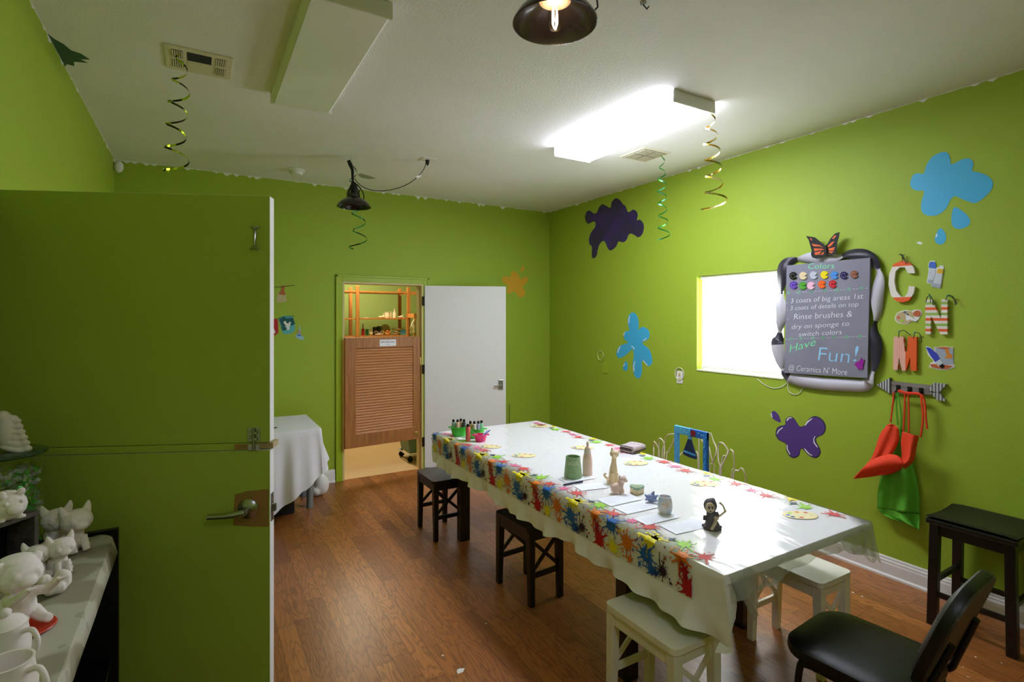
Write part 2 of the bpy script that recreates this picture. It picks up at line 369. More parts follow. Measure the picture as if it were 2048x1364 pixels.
# doorway casing (green) and cream jamb
m = MB()
for x0, x1 in ((X0D-.068, X0D), (X1D, X1D+.068)):
    m.box(x0, x1, D-.012, D, 0, ZD+.068, GREEN_TRIM); m.box(x0 if x0 < X0D-.01 else x1-.02, (x0 if x0 < X0D-.01 else x1-.02)+.02, D-.02, D, 0, ZD+.068, GREEN_TRIM)
m.box(X0D, X1D, D-.012, D, ZD, ZD+.068, GREEN_TRIM).box(X0D-.068, X1D+.068, D-.02, D, ZD+.048, ZD+.068, GREEN_TRIM)
struct(m.build('trim_2', bevel=.003), 'green casing around the storage doorway')
m = MB(); m.box(X0D, X0D+.018, D-.01, D+T+.03, 0, ZD, CREAM).box(X1D-.018, X1D, D-.01, D+T+.03, 0, ZD, CREAM).box(X0D+.018, X1D-.018, D-.01, D+T+.03, ZD-.018, ZD, CREAM)
m.box(X1D-.03, X1D-.018, D+.045, D+T, 0, ZD-.02, CREAM)
struct(m.build('trim_3', bevel=.002), 'cream jamb lining the storage doorway')

# ------------------------------------------------------------------ door_1: green dutch door, two leaves
hx, hy = L+.004, 2.455; ang = atan2(2.088-hy, .219-hx); LEN = hypot(2.088-hy, .219-hx)
d1 = bpy.data.objects.new("door_1", None); COL.objects.link(d1); d1.location = (hx, hy, 0); d1.rotation_euler = (0, 0, ang); d1["label"] = "open green dutch door, two leaves, at the left"
struct(d1)
EDGE = WHITED; TH = .044
def leaf(x0, x1, y0, y1, z0, z1, face, edge):
    m = MB(); vs = [(x, y, z) for z in (z0, z1) for y in (y0, y1) for x in (x0, x1)]
    m.add(vs, [(0, 1, 5, 4)], face); m.add(vs, [(2, 6, 7, 3)], face); m.add(vs, [(0, 2, 3, 1), (4, 5, 7, 6), (0, 4, 6, 2), (1, 3, 7, 5)], edge); return m
lf = leaf(0, LEN, 0, TH, 1.218, 2.10, DOORGREEN, EDGE).build('upper_leaf', d1, bevel=.002, weld=True)
lo = leaf(0, LEN, 0, TH, .012, 1.19, DOORGREEN, EDGE).build('lower_leaf', d1, bevel=.002, weld=True)
WOODP = mat('bare wood under chipped paint', (160, 112, 60), .6, var=(18, (140, 118, 50)))
m = MB(); m.box(0, LEN-.045, -.002, TH, 1.192, 1.216, DOORGREEN).box(LEN-.045, LEN+.01, .004, TH+.02, 1.194, 1.215, mat('worn cream edge', (190, 170, 130), .6, var=(30, (150, 130, 90))))
m.build('ledge', lo, bevel=.002)
m = MB(); m.plate([(LEN-.125, -.0015, .925), (LEN-.12, -.0015, 1.035), (LEN-.08, -.0015, 1.045), (LEN-.004, -.0015, 1.05), (LEN-.004, -.0015, .915), (LEN-.06, -.0015, .918)], (0, 1, 0), .001, WOODP)
m.plate([(LEN-.12, -.0035, 1.195), (LEN-.12, -.0035, 1.214), (LEN-.05, -.0035, 1.214), (LEN-.05, -.0035, 1.195)], (0, 1, 0), .001, WOODP)
m.build('bare_patch', lo)
m = MB(); cx = LEN-.073; R90 = Euler((pi/2, 0, 0)).to_matrix()
m.lathe([(.0, 0), (.036, .0), (.036, .004), (.030, .010), (.012, .014), (.011, .05), (.0, .05)], (cx, -.001, .983), CHROME, rot=R90)
m.tube([(cx, -.045, .983), (cx-.02, -.052, .982), (cx-.06, -.05, .976), (cx-.118, -.048, .974)], [.013, .013, .010, .009], CHROME, n=12)
hd = m.build('door_handle', lo, smooth=True); hd['label'] = 'brushed steel lever handle'
m = MB(); m.box(LEN, LEN+.002, .008, .034, .93, 1.03, CHROME).box(LEN+.002, LEN+.014, .014, .028, .965, .99, CHROME); m.build('latch', lo)
m = MB(); bx = LEN-.054
m.box(bx-.022, bx+.022, -.003, 0, 1.223, 1.272, CHROME).box(bx-.02, bx+.02, -.005, -.002, 1.19, 1.212, CHROME)
m.tube([(bx, -.009, 1.192), (bx, -.009, 1.268)], .005, CHROME).tube([(bx, -.012, 1.24), (bx-.018, -.012, 1.236)], .004, CHROME)
for z in (1.228, 1.25): m.box(bx-.012, bx+.012, -.012, -.002, z, z+.008, CHROME)
m.build('barrel_bolt', lf, bevel=.001)
m = MB(); bx = LEN-.05
m.tube([(bx, -.004, 1.985), (bx+.004, -.012, 1.965), (bx+.001, -.012, 1.925), (bx+.001, -.01, 1.915)], .0045, CHROME)
m.tube([(bx-.012, -.005, 1.99), (bx, -.01, 1.98), (bx+.012, -.005, 1.99)], .004, CHROME).tube([(bx-.014, -.005, 1.908), (bx, -.01, 1.916), (bx+.014, -.005, 1.908)], .004, CHROME)
m.build('hook', lf, smooth=True)

# ------------------------------------------------------------------ door_2: white slab swung back against the wall
d2 = bpy.data.objects.new('door_2', None); COL.objects.link(d2); d2.location = (2.142, D-.025, 0); d2['label'] = 'white slab door swung open against the back wall'; struct(d2)
ex, ey = 3.0-2.142, 5.25-(D-.025); d2.rotation_euler = (0, 0, atan2(ey, ex)); DL = hypot(ex, ey)
sl = leaf(0, DL, 0, TH, .012, 2.02, WHITED, WHITED).build('door_leaf', d2, bevel=.002, weld=True)
m = MB(); m.box(DL-.085, DL-.035, -.018, 0, .86, .965, CHROME); m.tube([(DL-.06, -.03, .9), (DL-.10, -.035, .898), (DL-.145, -.033, .895)], .008, CHROME).tube([(DL-.06, -.015, .9), (DL-.06, -.034, .9)], .012, CHROME)
m.build('keypad_lock', d2, bevel=.004)
m = MB()
for z in (.25, 1.05, 1.8): m.box(-.028, .0, -.006, .02, z, z+.1, mat('dark hinge metal', (60, 56, 50), .4, .8))
m.build('hinge', d2, bevel=.002)
# ------------------------------------------------------------------ door_3: louvred half door
d3 = bpy.data.objects.new('door_3', None); COL.objects.link(d3); d3.location = (X1D-.03, D+.02, 0); d3['label'] = 'honey brown louvred half door with a sign in the doorway'; struct(d3)
d3.rotation_euler = (0, 0, radians(180+5.5)); w3 = .835; z0, z1 = .335, 1.463
m = MB(); m.box(.004, .085, -.016, .016, z0, z1, OAK).box(w3-.115, w3, -.016, .016, z0, z1, OAK).box(.085, w3-.115, -.016, .016, z1-.112, z1, OAK).box(.085, w3-.115, -.016, .016, z0, z0+.135, OAK)
m.build('door_frame', d3, bevel=.003)
m = MB(); ns = 31
for i in range(ns):
    z = z0+.135+(z1-.112-z0-.135)*(i+.5)/ns
    m.bar((.085, 0, z), (w3-.115, 0, z), .038, .006, OAKH, up=(0, .78, .62))
m.build('louvre', d3)
m = MB(); m.box(.17+.115, .17+.115+.185, .016, .019, z1-.098, z1-.028, mat('sign plate silver', (238, 238, 246), .4)); sg = m.build('sign', d3, bevel=.0012); sg['label'] = 'silver EMPLOYEES ONLY sign'
m = MB(); NAVY = mat('navy lettering', (34, 36, 70), .6)
put_text(m, 'EMPLOYEES ONLY', (.285+.173, .0195, z1-.064), (.285+.012, .0195, z1-.064), .021, (0, 0, 1), (0, 0, 0), NAVY)
put_text(m, 'THANK YOU', (.285+.115, .0195, z1-.085), (.285+.07, .0195, z1-.085), .008, (0, 0, 1), (0, 0, 0), NAVY)
m.build('lettering', sg)
BR = mat('brass', (190, 160, 90), .35, .9)
m = MB(); m.box(-.012, .006, .012, .022, z1-.32, z1-.23, BR).box(-.012, .006, .012, .022, z0+.2, z0+.29, BR); m.build('hinge', d3, bevel=.002)
m = MB(); m.lathe([(0, 0), (.024, 0), (.026, .004), (.018, .006), (.016, .003), (0, .003)], (.05, .016, z0+.06), BR, rot=Euler((-pi/2, 0, 0)).to_matrix()); m.build('pull', d3, smooth=True)

# ------------------------------------------------------------------ window_1
wn = bpy.data.objects.new('window_1', None); COL.objects.link(wn); wn.location = (W, (WY0+WY1)/2, WZ0); wn['label'] = 'bright window with white pleated blind in the right wall'; struct(wn); wo = wn.location
m = MB(); fx = W+.085
m.box(fx, fx+.03, WY0, WY0+.03, WZ0, WZ1, WHITE).box(fx, fx+.03, WY1-.03, WY1, WZ0, WZ1, WHITE).box(fx, fx+.03, WY0+.03, WY1-.03, WZ0, WZ0+.03, WHITE).box(fx, fx+.03, WY0+.03, WY1-.03, WZ1-.03, WZ1, WHITE)
m.build('window_frame', wn, wo)
m = MB(); m.box(fx+.012, fx+.016, WY0+.03, WY1-.03, WZ0+.03, WZ1-.03, mat('window glass', (255, 255, 255), .02, trans=1.)); m.build('window_pane', wn, wo)
m = MB(); m.box(W-.006, W+.085, WY0, WY1, WZ0, WZ0+.012, mat('sill paint', (226, 232, 190), .4)); m.build('window_sill', wn, wo, bevel=.002)
m = MB(); bm_ = emit_mat('sunlit blind fabric', (.93, .97, 1.), WINDOW_GLOW); npz = 42
pts = [(W+.03+(.012 if i % 2 else 0), WZ0+.045+(WZ1-.03-WZ0-.045)*i/npz) for i in range(npz+1)]
vs = []
for y in (WY0+.006, WY1-.034):
    vs += [(x, y, z) for x, z in pts]
m.add(vs, [(i, i+1, i+1+npz+1, i+npz+1) for i in range(npz)], bm_); m.build('blind', wn, wo, solid=.001)
m = MB(); m.box(W+.022, W+.05, WY0+.004, WY1-.03, WZ0+.02, WZ0+.045, WHITE).box(W+.022, W+.055, WY0+.004, WY1-.02, WZ1-.03, WZ1, WHITE); m.build('blind_rail', wn, wo, bevel=.003)
m = MB()
m.tube([RW(x, y, .006) for x, y in smooth_loop([(1514, 757, 0), (1527, 768, 0), (1545, 776, 0), (1562, 774, 0), (1574, 765, 0), (1580, 757, 0)], 4, False) for _ in (0,)] if False else [RW(p.x, p.y, .006) for p in smooth_loop([(1514, 757, 0), (1527, 768, 0), (1545, 776, 0), (1562, 774, 0), (1574, 765, 0), (1580, 757, 0)], 4, False)], .0022, WHITE, n=6)
m.tube([RW(1590+15*cos(t/24*2*pi), 773+16*sin(t/24*2*pi), .006) for t in range(24)], .0022, WHITE, n=6, closed=True)
m.build('blind_cord', wn, wo, smooth=True)

# ------------------------------------------------------------------ ceiling fixtures
DIFF_ON = emit_mat('lit acrylic diffuser', (.89, .94, 1.12), TUBE_GLOW); DIFF_SIDE = emit_mat('lit diffuser side', (.89, .94, 1.12), TUBE_GLOW*.5); DIFF_FILL = emit_mat('added fill diffuser', (.93, .96, 1.2), FILL_GLOW)
DIFF_OFF = mat('unlit ribbed acrylic', (240, 242, 232), .25, bump=(90, .0006), var=(2.5, (228, 232, 216)))
def fixture(x0, x1, y0, y1, on, lab=None, dm=None):
    c = ((x0+x1)/2, (y0+y1)/2, H-.005)
    t = thing('ceiling_light', 'lit white fluorescent wrap light on the ceiling' if on else 'unlit greenish fluorescent wrap light on the ceiling, left of the lit one', 'ceiling light', c, group=None)
    if lab: t['label'] = lab
    m = MB(); m.box(x0+.02, x1-.02, y0, y1, H-.03, H-.001, WHITE); m.build('housing', t, c, bevel=.003)
    for ya, yb in ((y0-.012, y0), (y1, y1+.012)):
        m = MB(); m.box(x0-.004, x1+.004, ya, yb, H-.074, H-.001, WHITE); m.build('end_cap', t, c, bevel=.004)
    m = MB(); prof = [(x0+.015, H-.006), (x0, H-.02), (x0+.001, H-.05), (x0+.018, H-.07), (x1-.018, H-.07), (x1-.001, H-.05), (x1, H-.02), (x1-.015, H-.006)]
    vs = [(x, y, z) for y in (y0, y1) for x, z in prof]; k = len(prof)
    for i in range(k-1): m.add([vs[i], vs[i+1], vs[i+1+k], vs[i+k]], [(0, 1, 2, 3)], dm or ((DIFF_ON if 2 < i < 4 else DIFF_SIDE) if on else DIFF_OFF))
    m.build('diffuser', t, c, solid=.002)
    return t
fixture(2.395, 2.745, 2.215, 3.42, True)
fixture(.366, .706, 2.215, 3.42, False)
# the storage room's own fixture
c = (1.8, 7.2, H); t = thing('ceiling_light', 'storage room ceiling light out of sight above the doorway', 'ceiling light', c); m = MB(); m.box(1.62, 1.98, 6.6, 7.8, H-.06, H-.001, WHITE); m.build('housing', t, c, bevel=.004)
fixture(.30, .65, -1.5, -.3, True, 'added fill light behind the viewer, shaped as a fluorescent wrap light', DIFF_FILL)  # unseen fixture added as fill, brightens the ceiling and faces turned to the viewer
# vents
def vent(cs, label, louvre):
    c = sum((Vector(p) for p in cs), Vector())/4; x0 = min(p[0] for p in cs); x1 = max(p[0] for p in cs); y0 = min(p[1] for p in cs); y1 = max(p[1] for p in cs)
    VM = mat('vent enamel', (222, 214, 186), .5); DK = mat('vent dark', (40, 40, 46), .8); t = thing('ceiling_vent', label, 'vent', (c.x, c.y, H)); o = (c.x, c.y, H)
    m = MB(); m.box(x0, x1, y0, y1, H-.008, H-.0005, VM); fr = m.build('frame', t, o, bevel=.003)
    m = MB()
    def patch(u0, u1, v0, v1, n, axis):
        a, b = x0+(x1-x0)*u0, x0+(x1-x0)*u1; c_, d_ = y0+(y1-y0)*v0, y0+(y1-y0)*v1
        m.box(a, b, c_, d_, H-.0095, H-.008, DK)
        for i in range(n):
            if axis: q = c_+(d_-c_)*(i+.5)/n; m.box(a, b, q-.003, q+.003, H-.013, H-.0095, VM)
            else: q = a+(b-a)*(i+.5)/n; m.box(q-.003, q+.003, c_, d_, H-.013, H-.0095, VM)
    if louvre:
        patch(.1, .26, .12, .44, 5, 0); patch(.1, .26, .54, .86, 5, 0); patch(.74, .9, .12, .44, 5, 0); patch(.74, .9, .54, .86, 5, 0); m.box(x0+(x1-x0)*.32, x0+(x1-x0)*.68, y0+(y1-y0)*.12, y0+(y1-y0)*.46, H-.0095, H-.008, DK)
        m.box(x0+(x1-x0)*.32, x0+(x1-x0)*.68, y0+(y1-y0)*.54, y0+(y1-y0)*.86, H-.0095, H-.008, VM)
    else:
        patch(.08, .48, .08, .48, 9, 0); patch(.52, .92, .08, .48, 9, 1); patch(.08, .48, .52, .92, 9, 1); patch(.52, .92, .52, .92, 9, 0)
    m.build('louvre', fr, o); return t
vent([(-.15, 3.085, H), (.152, 3.085, H), (.152, 3.37, H), (-.15, 3.37, H)], 'beige ceiling air vent near the left wall with a streamer', 1)
vent([(3.0, 3.065, H), (3.285, 3.065, H), (3.285, 3.35, H), (3.0, 3.35, H)], 'pale ceiling air vent beside the lit fluorescent light', 0)
# smoke detector, sensor, ceiling outlet
p = GZ(593, 340, H); m = MB(); m.lathe([(0, 0), (.072, 0), (.072, -.012), (.062, -.02), (.055, -.02), (.05, -.04), (.035, -.046), (0, -.046)], (p.x, p.y, H), WHITE); tag(m.build('smoke_detector', org=(p.x, p.y, H), smooth=True), 'round white smoke detector on the ceiling', 'smoke detector')
c = (L+.035, D-.06, 2.93); m = MB(); m.ell(c, (.035, .03, .05), WHITE).box(L, L+.02, D-.075, D-.045, 2.96, 2.99, WHITE); tag(m.build('motion_sensor', org=c, smooth=True), 'small white oval motion sensor in the upper corner', 'sensor')
o = (1.661, 4.24, H); ot = thing('ceiling_outlet', 'square cream socket plate on the ceiling with black plug', 'outlet', o)
m = MB(); m.box(1.6, 1.72, 4.18, 4.30, H-.006, H-.0005, WHITE); m.build('plate', ot, o, bevel=.002)

# ------------------------------------------------------------------ pendant lamps
SHADE = mat('black enamel shade', (9, 8, 8), .22, .2, coat=.4)
def pendant(c, r, label, on):
    """c: rim centre"""
    t = thing('pendant_lamp', label, 'lamp', c)
    m = MB(); prof = [(r, 0), (r*.99, .006), (r*.88, .030), (r*.70, .054), (r*.44, .072), (r*.30, .082), (r*.28, .112), (r*.1, .118), (.0, .118)]
    inner = [(.0, .114), (r*.1, .114), (r*.26, .108), (r*.28, .080), (r*.42, .069), (r*.68, .051), (r*.86, .027), (r*.965, .004), (r*.975, -.001)]
    m.lathe(prof+inner, (0, 0, 0), SHADE, n=40, closed=True); m.build('lamp_shade', t, smooth=True)
    m = MB(); m.lathe([(0, .113), (.026, .113), (.024, .085), (.03, .083), (.032, .07), (.0, .07)], (0, 0, 0), BLACKM, n=20); m.lathe([(0, .118), (.028, .118), (.026, .18), (.012, .195), (0, .195)], (0, 0, 0), BLACKM, n=20); m.build('socket', t, smooth=True)
    if on:
        bz = .078; m = MB(); m.lathe([(.013, bz), (.014, bz-.012), (.021, bz-.035), (.0275, bz-.062), (.026, bz-.08), (.016, bz-.096), (0, bz-.1)], (0, 0, 0), film_mat('bulb glass', .05, 0., (1, 0), (1, .97, .93), .06), n=24); m.build('bulb', t, smooth=True)
        m = MB()
        for k in range(4):
            a = k*pi/2; m.tube([(.007*cos(a), .007*sin(a), bz-.02), (.009*cos(a+.6), .009*sin(a+.6), bz-.075)], .0013, emit_mat('filament', (1, .70, .44), FILAMENT) if 'filament' not in MATS else MATS['filament'], n=6)
        m.build('filament', t)
        m = MB(); m.lathe([(.0, .07), (.045, .068), (.056, .075), (.05, .092), (0, .095)], (0, 0, 0), mat('socket collar', (150, 130, 110), .4, .6), n=28); m.build('collar', t, smooth=True)
    return t
pc = dep(1110, 62, 1.745); pc.z = 2.626
p1 = pendant(pc, .139, 'glowing black pendant lamp with filament bulb, nearest the viewer', True)
m = MB(); m.tube([(-.0, 0, .19), (0, 0, H-pc.z)], .006, BLACKM); m.build('cord', p1)
m = MB(); e_ = Vector((CY_, -SY_, 0)); m.tube([e_*.115+Vector((0, 0, .03)), e_*.14+Vector((0, 0, .055)), e_*.135+Vector((0, 0, .10)), e_*.1+Vector((0, 0, .2)), e_*.03+Vector((0, 0, .33)), Vector((0, 0, .36))], .003, BLACKM, n=6); m.build('cord_loop', p1, smooth=True)
p = GZ(1287, 3, H); m = MB(); m.tube([p, p+Vector((.0, 0, -.015)), p+Vector((.03, .01, -.018)), p+Vector((.04, .01, -.004))], .003, BLACKM, n=6); m.box(p.x-.01, p.x+.006, p.y-.01, p.y+.01, H-.012, H, CHROME); tag(m.build('ceiling_hook', org=p), 'small metal cord hook on the ceiling, right of the glowing pendant', 'hook')
pc2 = dep(708, 414, 4.43)
p2 = pendant(pc2, .139, 'dark black pendant lamp with bundled cord, before the back wall', False)
m = MB(); hz = H-pc2.z
m.tube([(-.02, 0, hz), (-.022, 0, hz-.03)], .001, BLACKM, n=5)
m.tube([(-.045, 0, hz-.035), (-.028, 0, hz-.07), (-.012, 0, hz-.11), (-.010, 0, hz-.2)], [.015, .018, .013, .011], BLACKM)
for a, b in ((-.055, 0), (-.04, .02), (.02, .015), (.045, 0), (.075, -.02)):
    pts = smooth_loop([(-.01, 0, hz-.2), (a*.55, b, hz-.25), (a, b, hz-.31), (a*.8, b, hz-.35 if a < .06 else hz-.36), (.0, 0, .19)], 5, False); m.tube(pts, .0045, BLACKM, n=6)
cord0 = Vector((.01, 0, hz-.21)); e2 = Vector((1.661, 4.24, H-.03))-Vector(pc2)
m.build('cord', p2, smooth=True)
m = MB(); cp = [(709, 357), (716, 366), (730, 376), (755, 382), (785, 379), (812, 370), (834, 355), (848, 338), (852, 324)]
pts = smooth_loop([dep(x, y, 4.43+(4.50-4.43)*i/8) for i, (x, y) in enumerate(cp)], 4, False)
m.tube(pts, .0035, BLACKM, n=6); m.lathe([(0, 0), (.018, 0), (.016, -.02), (.006, -.045), (0, -.045)], (1.661, 4.24, H-.006), BLACKM, n=12)
m.build('plug_cord', p2, pc2, smooth=True)
m = MB(); q = pts[-8]; m.plate([q+Vector((-.02, 0, -.03)), q+Vector((.02, 0, -.005)), q+Vector((.012, 0, .012)), q+Vector((-.026, 0, -.012))], (0, -1, 0), .001, WHITE); m.build('cord_tag', p2, pc2)

# ------------------------------------------------------------------ curled streamers
def foil(name, c): return mat(name, c, .22, .9)
def streamer(label, p0, zbot, r, turns, m1, m2, wdt=.009, seed=1, flare=1.5, wander=.01):
    random.seed(seed); p0 = Vector(p0); n = int(turns*22); fr = []
    for i in range(n+1):
        t = i/n; a = 2*pi*turns*t+seed; rr = r*(.35+.65*min(1, t*3))*(1 if t < .75 else 1+(flare-1)*(t-.75)*4)
        c = p0+Vector((wander*sin(5*t+seed), wander*cos(4*t), (zbot-p0.z)*(t if t < .8 else t)))
        rad = Vector((cos(a), sin(a), 0)); fr.append((c+rad*rr, (Vector((0, 0, 1))+rad*.35*sin(a*.37)).normalized()))
    m = MB(); m.tube([p0+Vector((0, 0, .004)), fr[0][0]], .0008, BLACKM, n=4)
    h = wdt/2
    for i in range(n):
        (a, ua), (b, ub) = fr[i], fr[i+1]; m.add([a-ua*h, a+ua*h, b+ub*h, b-ub*h], [(0, 1, 2, 3)], m1 if (i//5) % 2 else m2)
    return tag(m.build('curled_streamer', org=p0, solid=.0004), label, 'streamer', 'curled foil streamers hanging from the ceiling')
FG, FY, FK, FT, FO, FW = foil('green foil', (60, 170, 60)), foil('lime foil', (190, 210, 40)), foil('dark foil', (50, 56, 20)), foil('teal foil', (90, 190, 150)), foil('gold foil', (214, 170, 60)), foil('pale gold foil', (240, 226, 170))
streamer('yellow-green curled streamer hanging from the left ceiling vent', (-.09, 3.12, H-.002), 2.37, .045, 5.5, FK, FY, .010, 1, 1.4)
streamer('teal curled streamer hanging behind the dark pendant lamp', GZ(713, 333, H-.001), 2.26, .055, 5, FT, FK, .011, 4, 1.5, .02)
streamer('green curled streamer hanging from the vent beside the lit light', (3.25, 3.12, H-.002), 2.3, .036, 7, FG, FT, .010, 2, 1.5)
q = Vector((2.725, 2.205, H-.075)); streamer('gold curled streamer hanging from the end of the lit light', q, 2.325, .05, 6, FO, FW, .011, 3, 1.7)

# ================================================================== BIG TABLE
TX0, TX1, TY0, TY1, TZ = 1.60, 2.58, 1.245, 3.965, .75
o = ((TX0+TX1)/2, (TY0+TY1)/2, 0)
tb = thing('craft_table', 'long black table under the splatter print cover', 'table', o)
m = MB(); m.box(TX0+.006, TX1-.006, TY0+.006, TY1-.006, TZ-.035, TZ-.003, BLACK); m.build('tabletop', tb, o, bevel=.003)
m = MB(); m.box(TX0+.06, TX1-.06, TY0+.5, TY1-.2, TZ-.115, TZ-.036, BLACK); m.build('apron', tb, o)
for x, y in ((1.713, 1.865), (2.595-.06, 1.865), (1.713, 3.64), (2.535, 3.64)):
    m = MB(); m.box(x-.037, x+.037, y-.037, y+.037, 0, TZ-.036, BLACK); m.build('leg', tb, o, bevel=.003)

# white cloth: top, deep drop on the left side, short far drop, near left corner tip
CLOTH = mat('off-white table cloth', (250, 246, 250), .75, bump=(260, .0003), sheen=.2)
random.seed(3)
def cloth_z(y):
    z = .522+.012*sin(y*6.3+1)+.008*sin(y*15+.5)
    if y < 1.5: z -= .045*(1-(y-TY0)/(1.5-TY0))
    return z
def side_pt(y, t):
    """left drop: t 0 at the top edge .. 1 at hem"""
    zb = cloth_z(y); z = TZ+.004+(zb-TZ-.004)*t
    near = max(0, 1-(y-TY0)/.16)
    x = TX0-.007-.003*t-.012*max(0, t-.6)+(.014*sin(y*21)+.010*sin(y*47+2))*(max(0, t-.6)/.4)**2+near*t*.035
    yy = y-near*t*.02
    return Vector((x, yy, z))
m = MB()
m.grid(lambda u, v: Vector((TX0+(TX1-TX0)*u, TY0+(TY1-TY0)*v, TZ+.004)), 8, 20, CLOTH)
m.grid(lambda u, v: side_pt(TY0+(TY1-TY0)*u, v) if v > 0 else Vector((TX0, TY0+(TY1-TY0)*u, TZ+.004)), 220, 16, CLOTH)
# corner tip folding round the near end
tip = side_pt(TY0, 1)+Vector((.01, 0, -.035))
def corner(u, v):
    a = side_pt(TY0, v) if v > 0 else Vector((TX0, TY0, TZ+.004)); b = Vector((TX0+.004+.095*sin(pi*min(1, v*.92))**1.0*(1 if v < .6 else (1-v)/.4+.1), TY0+.045*v, TZ+.004+(tip.z-TZ)*v))
    return a.lerp(b, u)+Vector((0, -.012*sin(pi*u)*v, 0))
m.grid(corner, 8, 16, CLOTH)
m.grid(lambda u, v: Vector((TX0+.004+(TX1-TX0-.004)*u, TY0-.003*v-.001*sin(u*30)*v, TZ+.004-.036*v)), 40, 3, CLOTH)
# far end drop and wall side drop
m.grid(lambda u, v: Vector((TX0+(TX1-TX0)*u, TY1+.004+.006*v+.006*sin(u*40)*v, TZ+.004-.2*v)), 40, 6, CLOTH)
m.grid(lambda u, v: Vector((TX1+.004+.006*sin(u*60)*v, TY0+.12+(TY1-TY0-.12)*u, TZ+.004-.11*v)), 80, 5, CLOTH)
cl = m.build('table_cloth', smooth=True, weld=True, org=(TX0, TY0, TZ)); tag(cl, 'off-white cloth draped over the long table, hanging deepest on the left side', 'tablecloth')

# clear printed vinyl cover over the cloth
FILM = film_mat('clear vinyl film', .16, .02, (11, .005), (.97, .98, .97)); FILMD = film_mat('hanging clear vinyl', .2, .3, (9, .006), (.86, .88, .8), .12)
VZ = TZ+.0065
m = MB(); TXF = TX0-.012
m.grid(lambda u, v: Vector((TX0-.006+(TX1+.006-TX0+.006)*u, TY0-.006+(TY1-TY0+.012)*v, VZ)), 24, 60, FILM)
m.grid(lambda u, v: Vector((TX0-.0098-.002*v, 1.375+(TY1-1.375)*u, VZ-.145*v-.001)), 40, 4, FILM)
def near_drop(u, v):
    x = TX0+.02+(TX1-TX0-.01)*u; dep_ = .075+.02*sin(u*7+1)+(.02 if u > .8 else 0)
    return Vector((x+.004*v*sin(u*23), TY0-.008-.014*v*(1+.6*sin(u*31)), VZ-dep_*v))
m.grid(near_drop, 50, 6, FILMD)
# near right corner: folded points of film hanging lower
def rc(u, v):
    a = Vector((TX1+.006, TY0-.008, VZ)).lerp(Vector((TX1-.05+.1, TY0-.03, .56)), v)
    b = Vector((TX1+.008, TY0+.30, VZ-.0)).lerp(Vector((TX1+.045, TY0+.26, .60)), v)
    return a.lerp(b, u)+Vector((.012*sin(u*9)*v, .01*sin(u*12+v*3)*v, .014*sin(u*11)*v))
m.grid(rc, 18, 10, FILMD)
def rc2(u, v):
    a = Vector((TX1+.006, TY0-.008, VZ)).lerp(Vector((TX1+.05, TY0-.03, .56)), v)
    b = Vector((TX1-.20, TY0-.008, VZ)).lerp(Vector((TX1-.16, TY0-.01, .66)), v)
    return a.lerp(b, u)+Vector((0, .008*sin(u*9+1)*v, .012*sin(u*11)*v))
m.grid(rc2, 18, 10, FILMD)
def lc(u, v):
    a = Vector((TX0+.01, TY0-.008, VZ)).lerp(Vector((TX0+.14, TY0-.03, .565)), v)
    b = Vector((TX0+.14, TY0-.008, VZ)).lerp(Vector((TX0+.16, TY0-.02, .63)), v)
    return a.lerp(b, u)+Vector((0, .008*sin(u*9+1)*v, .012*sin(u*11)*v))
m.grid(lc, 8, 8, FILMD)
vo = (TX0, TY0, TZ)
# printed splatters: outlines laid on the film; s along the table (Y), t across (t>0 down the drop, t<0 onto the top)
def on_cover(s, t):
    if t <= -.006: return Vector((TX0-t, s, VZ+.0009))
    if t < .006:
        a = (t+.006)/.012*pi/2; return Vector((TX0+.006-.017*(a/(pi/2)), s, VZ+.0009-.0069*(1-cos(a))))
    return Vector((TX0-.0110-.002*(t/.145), s, VZ-t))
def on_right(s, t): return Vector((TX1+t, s, VZ+.0009))
def star(n, r, spk, rnd, thin=.28):
    pts = []
    for i in range(n):
        a = 2*pi*i/n; R = r*(1.25+spk*rnd.random()); wv = pi/n
        pts += [(a-wv*.55, r*(.86+.1*rnd.random())), (a-wv*thin*.55, R*.72), (a-wv*thin*.75, R*.97), (a, R*1.04), (a+wv*thin*.75, R*.97), (a+wv*thin*.55, R*.72)]
    return pts
def splat(m, S, s, t, r, mt, n=11, spk=.9, rnd=random, drops=6, sx=1., lo=-9., hi=.143):
    O = star(n, r, spk, rnd); k = len(O); nr = 10 if (S is on_cover and t-2*r < .006 and t+2*r > -.006) else 3; rings = [(j+1)/nr for j in range(nr)]
    cl_ = lambda s_, t_: S(max(s_, 1.378) if S is on_cover and t > 0 else s_, min(max(t_, lo), hi))
    vs = [cl_(s, t)]+[cl_(s+sx*q*R*cos(a), t+q*R*sin(a)) for q in rings for a, R in O]
    fs = [(0, 1+i, 1+(i+1) % k) for i in range(k)]
    for j in range(nr-1): fs += [(1+j*k+i, 1+(j+1)*k+i, 1+(j+1)*k+(i+1) % k, 1+j*k+(i+1) % k) for i in range(k)]
    m.add(vs, fs, mt)
    for _ in range(drops):
        a = rnd.random()*2*pi; R = r*(1.5+1.1*rnd.random()); q = r*(.06+.12*rnd.random()); cs, ct = s+sx*R*cos(a), t+R*sin(a)
        if not lo < ct < hi-.004: continue
        m.add([cl_(cs+sx*q*cos(b*pi/4), ct+q*sin(b*pi/4)*1.3) for b in range(8)], [tuple(range(8))], mt)
INK = {k: mat(k+' print', c, .55, spec=.3) for k, c in dict(red=(190, 20, 34), yellow=(240, 222, 30), orange=(226, 122, 36), blue=(38, 104, 190), dark=(52, 22, 44), green=(150, 206, 60), pink=(226, 110, 150), coral=(214, 84, 80), brown=(160, 100, 60), navy=(24, 60, 130), beige=(226, 214, 160), grey=(90, 100, 120)).items()}
r0 = random.Random(11)
